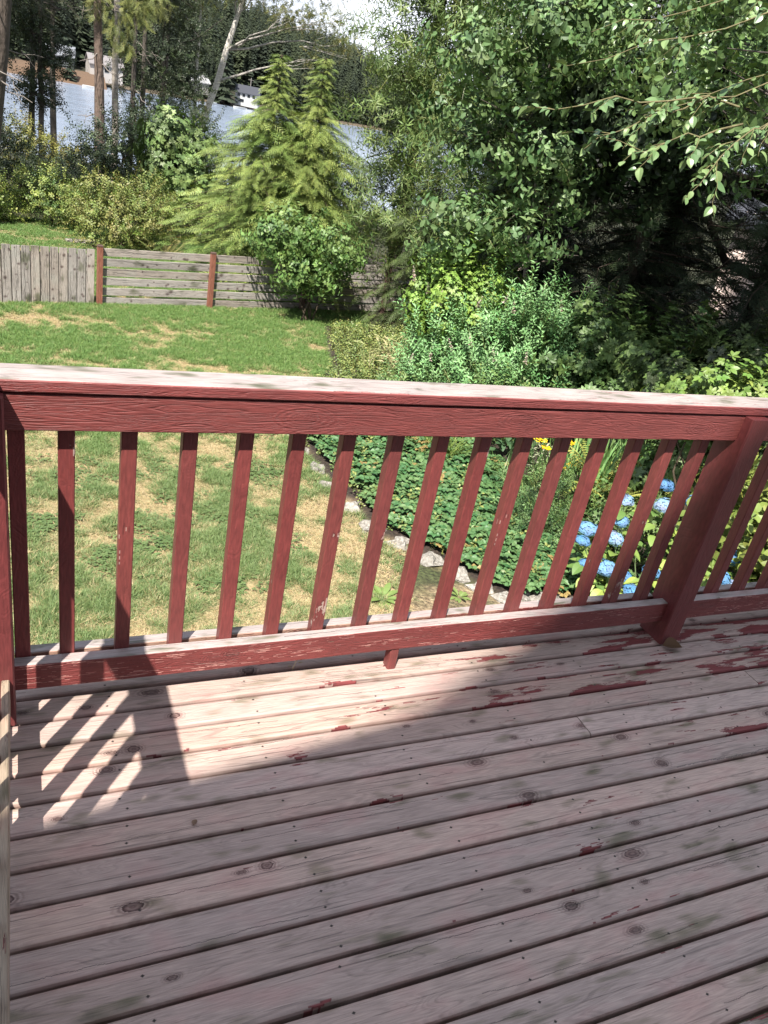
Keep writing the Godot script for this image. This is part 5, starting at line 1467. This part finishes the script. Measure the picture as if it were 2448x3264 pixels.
func build_lawn() -> void:
	var tufts := []
	for k in 3:
		var b := MB.new()
		for i in 13:
			var a := rng.randf() * TAU
			var p := Vector3(cos(a), 0, sin(a)) * sqrt(rng.randf()) * 0.055
			var sh := rng.randf_range(0.7, 1.3)
			b.col = Color(sh * rng.randf_range(0.9, 1.2), sh, sh * 0.9)
			var lean := Vector3(rng.randfn() * 0.45, 1, rng.randfn() * 0.45)
			b.blade(p, lean.normalized(), Vector3(cos(a * 3.0), 0, sin(a * 3.0)), rng.randf_range(0.6, 1.3), 0.055, Vector3(rng.randfn(), -0.35, rng.randfn()) * 0.3, 2)
		tufts.append(b.mesh())
	for k in 3:
		var where: Array[Transform3D] = []
		var tint := PackedColorArray()
		for i in 80000:
			var z := rng.randf_range(-21.5, -2.6)
			var x := rng.randf_range(-0.9, 3.0) + (-z - 2.6) * rng.randf_range(-0.12, 0.52)
			if in_bed(x, z) or (z < -13.4 and x > 7.6): continue
			if x > 6.2 + (-z - 11.0) * 0.3: continue
			var d := dryness(x, z)
			if rng.randf() < d * d * 0.3: continue
			if z < -14.5 and rng.randf() < 0.35: continue
			var c := Color(0.09, 0.20, 0.045).lerp(Color(0.18, 0.28, 0.075), rng.randf()).lerp(Color(0.17, 0.23, 0.10), 0.6 * smoothstep(-9.5, -6.0, z))
			c = c.lerp(Color(0.50, 0.40, 0.235), smoothstep(0.38, 0.82, d + rng.randfn() * 0.24))
			var h := lerpf(0.075, 0.032, smoothstep(0.2, 0.75, d)) * rng.randf_range(0.7, 1.4)
			where.append(Transform3D(Basis(Vector3.UP, rng.randf() * TAU).scaled(Vector3(0.10 * rng.randf_range(0.7, 1.2), h, 0.10)).rotated(Vector3.UP, rng.randf() * TAU), Vector3(x, ground_height(x, z), z)))
			tint.append(c)
		scatter("grass", tufts[k], mats.grass, where, tint, self)
	# clover and low weeds in patches
	var b := MB.new()
	for i in 9:
		var a := i * 2.4
		var p := Vector3(cos(a) * 0.03 * sqrt(i), 0.03 + 0.01 * (i % 3), sin(a) * 0.03 * sqrt(i))
		var sh := rng.randf_range(0.75, 1.2)
		b.col = Color(sh, sh, sh)
		for k in 3:
			var g := a + k * 2.1
			b.leaf(p, Vector3(cos(g), 0.1, sin(g)).normalized(), Vector3.UP, 0.026, 0.026, 2, 0.15, 0.1, 0.6)
	var where: Array[Transform3D] = []
	var tint := PackedColorArray()
	for i in 300:
		var q = [[1.3, -5.3, 0.35], [0.95, -4.95, 0.22], [2.3, -5.4, 0.45], [2.1, -5.9, 0.4], [0.6, -6.6, 0.35], [1.6, -6.9, 0.4], [2.75, -6.8, 0.3], [0.3, -5.6, 0.25], [1.9, -4.4, 0.2], [3.0, -8.2, 0.4]][i % 10]
		var x: float = q[0] + rng.randfn() * q[2] * 0.6; var z: float = q[1] + rng.randfn() * q[2] * 0.6
		if in_bed(x, z): continue
		var s := rng.randf_range(0.8, 1.3)
		where.append(Transform3D(Basis(Vector3.UP, rng.randf() * TAU).scaled(Vector3(s, s, s)), Vector3(x, ground_height(x, z), z)))
		tint.append(Color(0.09, 0.15, 0.045).lerp(Color(0.14, 0.20, 0.07), rng.randf()))
	scatter("clover", b.mesh(), mats.leaf, where, tint, self)
	rosette("broad-leaved weed with upright bright leaves near the bottom rail", Vector3(3.38, GROUND, -4.02), 12, 0.19, Color(0.15, 0.22, 0.06))
	rosette("small bright weed between stones and railing, right of the larger weed", Vector3(4.22, GROUND, -3.95), 11, 0.12, Color(0.15, 0.21, 0.06))
	rosette("dark green weed tuft behind the larger bright weed", Vector3(3.18, GROUND, -4.55), 14, 0.11, Color(0.06, 0.12, 0.035))
	rosette("leafy weed in the dry grass seen between second and third balusters", Vector3(1.25, GROUND, -5.0), 12, 0.13, Color(0.09, 0.15, 0.045))
	rosette("leafy weed in the dry grass just below the left corner", Vector3(0.55, GROUND, -4.7), 10, 0.11, Color(0.09, 0.15, 0.045))


func build_overhanging_tree() -> void:
	# a broad tree standing right of the deck; its boughs hang into the upper right
	var foot := Vector3(8.3, GROUND, -0.9)
	var big := sprig(61, 8, 0.30, 0.095, 0.058, 4, 1.0, 0.2, 0.42)
	var o := broadleaf("alder_tree", "broad-leaved tree right of the deck with boughs hanging into the upper right", foot, Vector3(8.1, 8.5, -1.6), 0.20, 0.06,
		[[7.3, 3.5, -5.6, 1.4, 0.6, 1.1], [8.8, 2.85, -6.1, 1.4, 0.7, 1.1], [8.45, 4.4, -8.75, 1.3, 0.9, 1.1], [8.0, 5.2, -5.4, 2.2, 1.3, 1.7], [9.8, 4.5, -5.2, 1.8, 1.3, 1.5], [9.6, 3.2, -4.6, 1.5, 0.9, 1.2], [9.2, 2.0, -5.0, 1.0, 0.5, 0.8], [7.6, 6.4, -3.0, 2.4, 1.8, 2.2], [9.8, 3.3, -7.0, 1.7, 1.0, 1.3], [8.6, 4.2, -6.8, 1.5, 0.9, 1.1], [9.6, 5.0, -2.0, 1.8, 1.6, 1.8], [8.2, 1.85, -5.5, 0.8, 0.4, 0.7], [6.9, 2.55, -6.0, 0.8, 0.35, 0.6], [7.9, 2.9, -8.2, 1.2, 0.6, 0.9], [6.8, 3.0, -5.3, 0.9, 0.5, 0.7], [6.9, 2.2, -5.5, 0.8, 0.3, 0.6], [7.6, 2.4, -5.0, 0.8, 0.4, 0.6]], 5600, big, mats.shiny_leaf, 0.7, 1.3, -0.1, Color(0.075, 0.15, 0.05), Color(0.17, 0.26, 0.09), Color(0.16, 0.14, 0.12), "", 0.25)
	# near twigs with leaves one can tell apart
	var kinds := []
	for k in 4:
		var b := MB.new()
		b.leaf(Vector3(0, 0, 0.12), Vector3(0, 0, 1), Vector3.UP, 1.0, 0.62, 7, 0.10 + 0.07 * k, 0.12 + 0.1 * k, 0.42, 0.85)
		b.blade(Vector3.ZERO, Vector3(0, 0, 1), Vector3.RIGHT, 0.14, 0.03, Vector3.ZERO, 1)
		kinds.append(b.mesh())
	var shades := []
	for c in [Color(0.085, 0.155, 0.06), Color(0.12, 0.20, 0.075), Color(0.17, 0.25, 0.095)]:
		var m: StandardMaterial3D = mats.shiny_leaf.duplicate()
		m.albedo_color = c.linear_to_srgb()
		shades.append(m)
	var twigs := [
		[Vector3(5.6, 2.7, -2.6), Vector3(4.5, 2.05, -2.75), Vector3(3.95, 2.00, -2.95), 16],
		[Vector3(4.5, 2.05, -2.75), Vector3(3.75, 1.97, -3.05), Vector3(3.25, 1.86, -3.18), 17],
		[Vector3(4.3, 2.03, -2.8), Vector3(3.95, 1.86, -3.0), Vector3(3.62, 1.70, -3.1), 14],
		[Vector3(5.4, 2.5, -2.5), Vector3(4.6, 1.98, -2.5), Vector3(4.15, 1.78, -2.55), 18],
		[Vector3(4.6, 1.98, -2.5), Vector3(4.25, 1.85, -2.45), Vector3(3.98, 1.56, -2.35), 15],
		[Vector3(4.35, 1.9, -2.5), Vector3(4.0, 1.80, -2.7), Vector3(3.72, 1.66, -2.8), 13],
		[Vector3(5.5, 2.9, -3.0), Vector3(4.5, 2.45, -3.3), Vector3(3.7, 2.2, -3.6), 20],
		[Vector3(5.5, 2.6, -2.1), Vector3(4.9, 2.1, -2.0), Vector3(4.5, 1.95, -2.1), 16],
		[Vector3(5.7, 3.0, -3.4), Vector3(4.9, 2.7, -3.9), Vector3(4.2, 2.5, -4.2), 18],
		[Vector3(5.6, 2.6, -2.8), Vector3(5.0, 2.25, -3.2), Vector3(4.5, 2.1, -3.5), 18]]
	for q in twigs:
		var b := MB.new()
		b.col = Color(0.22, 0.20, 0.10)
		var path := PackedVector3Array()
		var rad := PackedFloat32Array()
		var n0 := rng.randf() * 6.0
		for i in 8:
			var t := i / 7.0
			path.append((q[0] as Vector3).lerp(q[1], t).lerp((q[1] as Vector3).lerp(q[2], t), t) - foot + Vector3(0, 0.03 * sin(i * 2.1 + n0) - 0.10 * t * t, 0.03 * cos(i * 1.7 + n0)))
			rad.append(lerpf(0.008, 0.002, t))
		b.tube(path, rad, 5)
		part("twig", b.mesh(), mats.bark, o)
		leaves_along(o, path, int(q[3] * 1.7), kinds, shades)
		for s in 4:
			var k := 1 + s + rng.randi() % 3
			var dir := (path[k + 1] - path[k]).normalized()
			var side := dir.cross(Vector3.UP).normalized() * (1.0 if s % 2 else -1.0)
			var len_ := rng.randf_range(0.16, 0.38)
			var out := (dir * 0.7 + side * rng.randf_range(0.4, 0.9) + Vector3.UP * rng.randf_range(-0.7, 0.3)).normalized()
			var sub := PackedVector3Array()
			var sr := PackedFloat32Array()
			for i in 5:
				var t := i / 4.0
				sub.append(path[k] + out * len_ * t + Vector3(0, -0.05 * t * t, 0) + Vector3(rng.randfn(), rng.randfn(), rng.randfn()) * 0.008 * t)
				sr.append(lerpf(0.003, 0.0012, t))
			b = MB.new()
			b.col = Color(0.24, 0.22, 0.10)
			b.tube(sub, sr, 4)
			part("twig", b.mesh(), mats.bark, o)
			leaves_along(o, sub, rng.randi_range(6, 10), kinds, shades)


func leaves_along(o: Node3D, path: PackedVector3Array, n: int, kinds: Array, shades: Array) -> void:
	var last := path.size() - 1
	for i in n:
		var t := clampf(0.10 + 0.90 * (i + rng.randf() * 0.9) / n, 0.0, 0.999)
		var j := int(t * last)
		var p := path[j].lerp(path[j + 1], t * last - j)
		var along := (path[j + 1] - path[j]).normalized()
		var side := along.cross(Vector3.UP).normalized() * (1.0 if i % 2 else -1.0)
		var z := (along * rng.randf_range(0.3, 1.0) + side * rng.randf_range(0.3, 1.2) + Vector3.UP * rng.randf_range(-0.8, 0.45)).normalized()
		var x := Vector3(rng.randfn() * 0.55, 1, rng.randfn() * 0.55).cross(z).normalized()
		var s := rng.randf_range(0.038, 0.088)
		part("leaf", kinds[rng.randi() % 4], shades[rng.randi() % 3], o, Transform3D(Basis(x, z.cross(x), z).scaled(Vector3(s * rng.randf_range(0.85, 1.15), s, s)), p))


func build_small_things() -> void:
	# dry curled leaf against the post
	var b := MB.new()
	b.col = Color(0.13, 0.075, 0.04)
	b.leaf(Vector3(0, 0.004, 0), Vector3(1, 0.05, 0.1).normalized(), Vector3(0, 1, 0.4).normalized(), 0.075, 0.05, 7, 1.1, -0.1, 0.35)
	b.blade(Vector3(0.09, 0.008, 0.008), Vector3(1, 0.1, 0.15), Vector3(0, 0, 1), 0.03, 0.003, Vector3.ZERO, 1)
	tag(part("dry_leaf", b.mesh(), mats.petal, self, Transform3D(Basis(Vector3.UP, -0.35), Vector3(2.385, 0.003, 0.052))), "curled brown dry leaf on the deck against the middle post", "leaf")
	b = MB.new()
	b.col = Color(0.20, 0.13, 0.09)
	b.leaf(Vector3.ZERO, Vector3(1, 0.1, 0).normalized(), Vector3.UP, 0.022, 0.014, 4, 0.6, 0.2)
	tag(part("leaf_scrap", b.mesh(), mats.petal, self, Transform3D(Basis(Vector3.UP, 1.0), Vector3(0.515, 0.002, 0.475))), "tiny brown scrap lying below a dark knot on the deck", "debris")
	# a wisp of weed through the gap before the bottom rail
	b = MB.new()
	b.col = Color(0.30, 0.27, 0.18)
	b.blade(Vector3.ZERO, Vector3(0.15, 1, 0.1).normalized(), Vector3.RIGHT, 0.09, 0.003, Vector3(0.02, 0, 0.02), 3)
	for i in 4:
		b.leaf(Vector3(0.012 * i, 0.025 + 0.018 * i, 0.008 * i), Vector3(1.0 if i % 2 else -1.0, 0.6, 0.3).normalized(), Vector3.UP, 0.02, 0.006, 3, 0.2, 0.2)
	tag(part("weed_wisp", b.mesh(), mats.petal, self, Transform3D(Basis(), Vector3(0.925, -0.012, -0.058))), "dry wisp of weed growing through the deck gap below the bottom rail", "weed")
	# pale plank on the upper lawn
	b = MB.new()
	b.col = Color(0.55, 0.52, 0.48)
	b.box(Vector3(-0.35, 0, -0.1), Vector3(0.35, 0.07, 0.1))
	tag(part("pale_plank", b.mesh(), mats.stone, self, Transform3D(Basis(Vector3.UP, 0.25), Vector3(1.55, GROUND + 0.01, -19.3))), "pale plank lying on the grass beyond the picket fence", "plank")
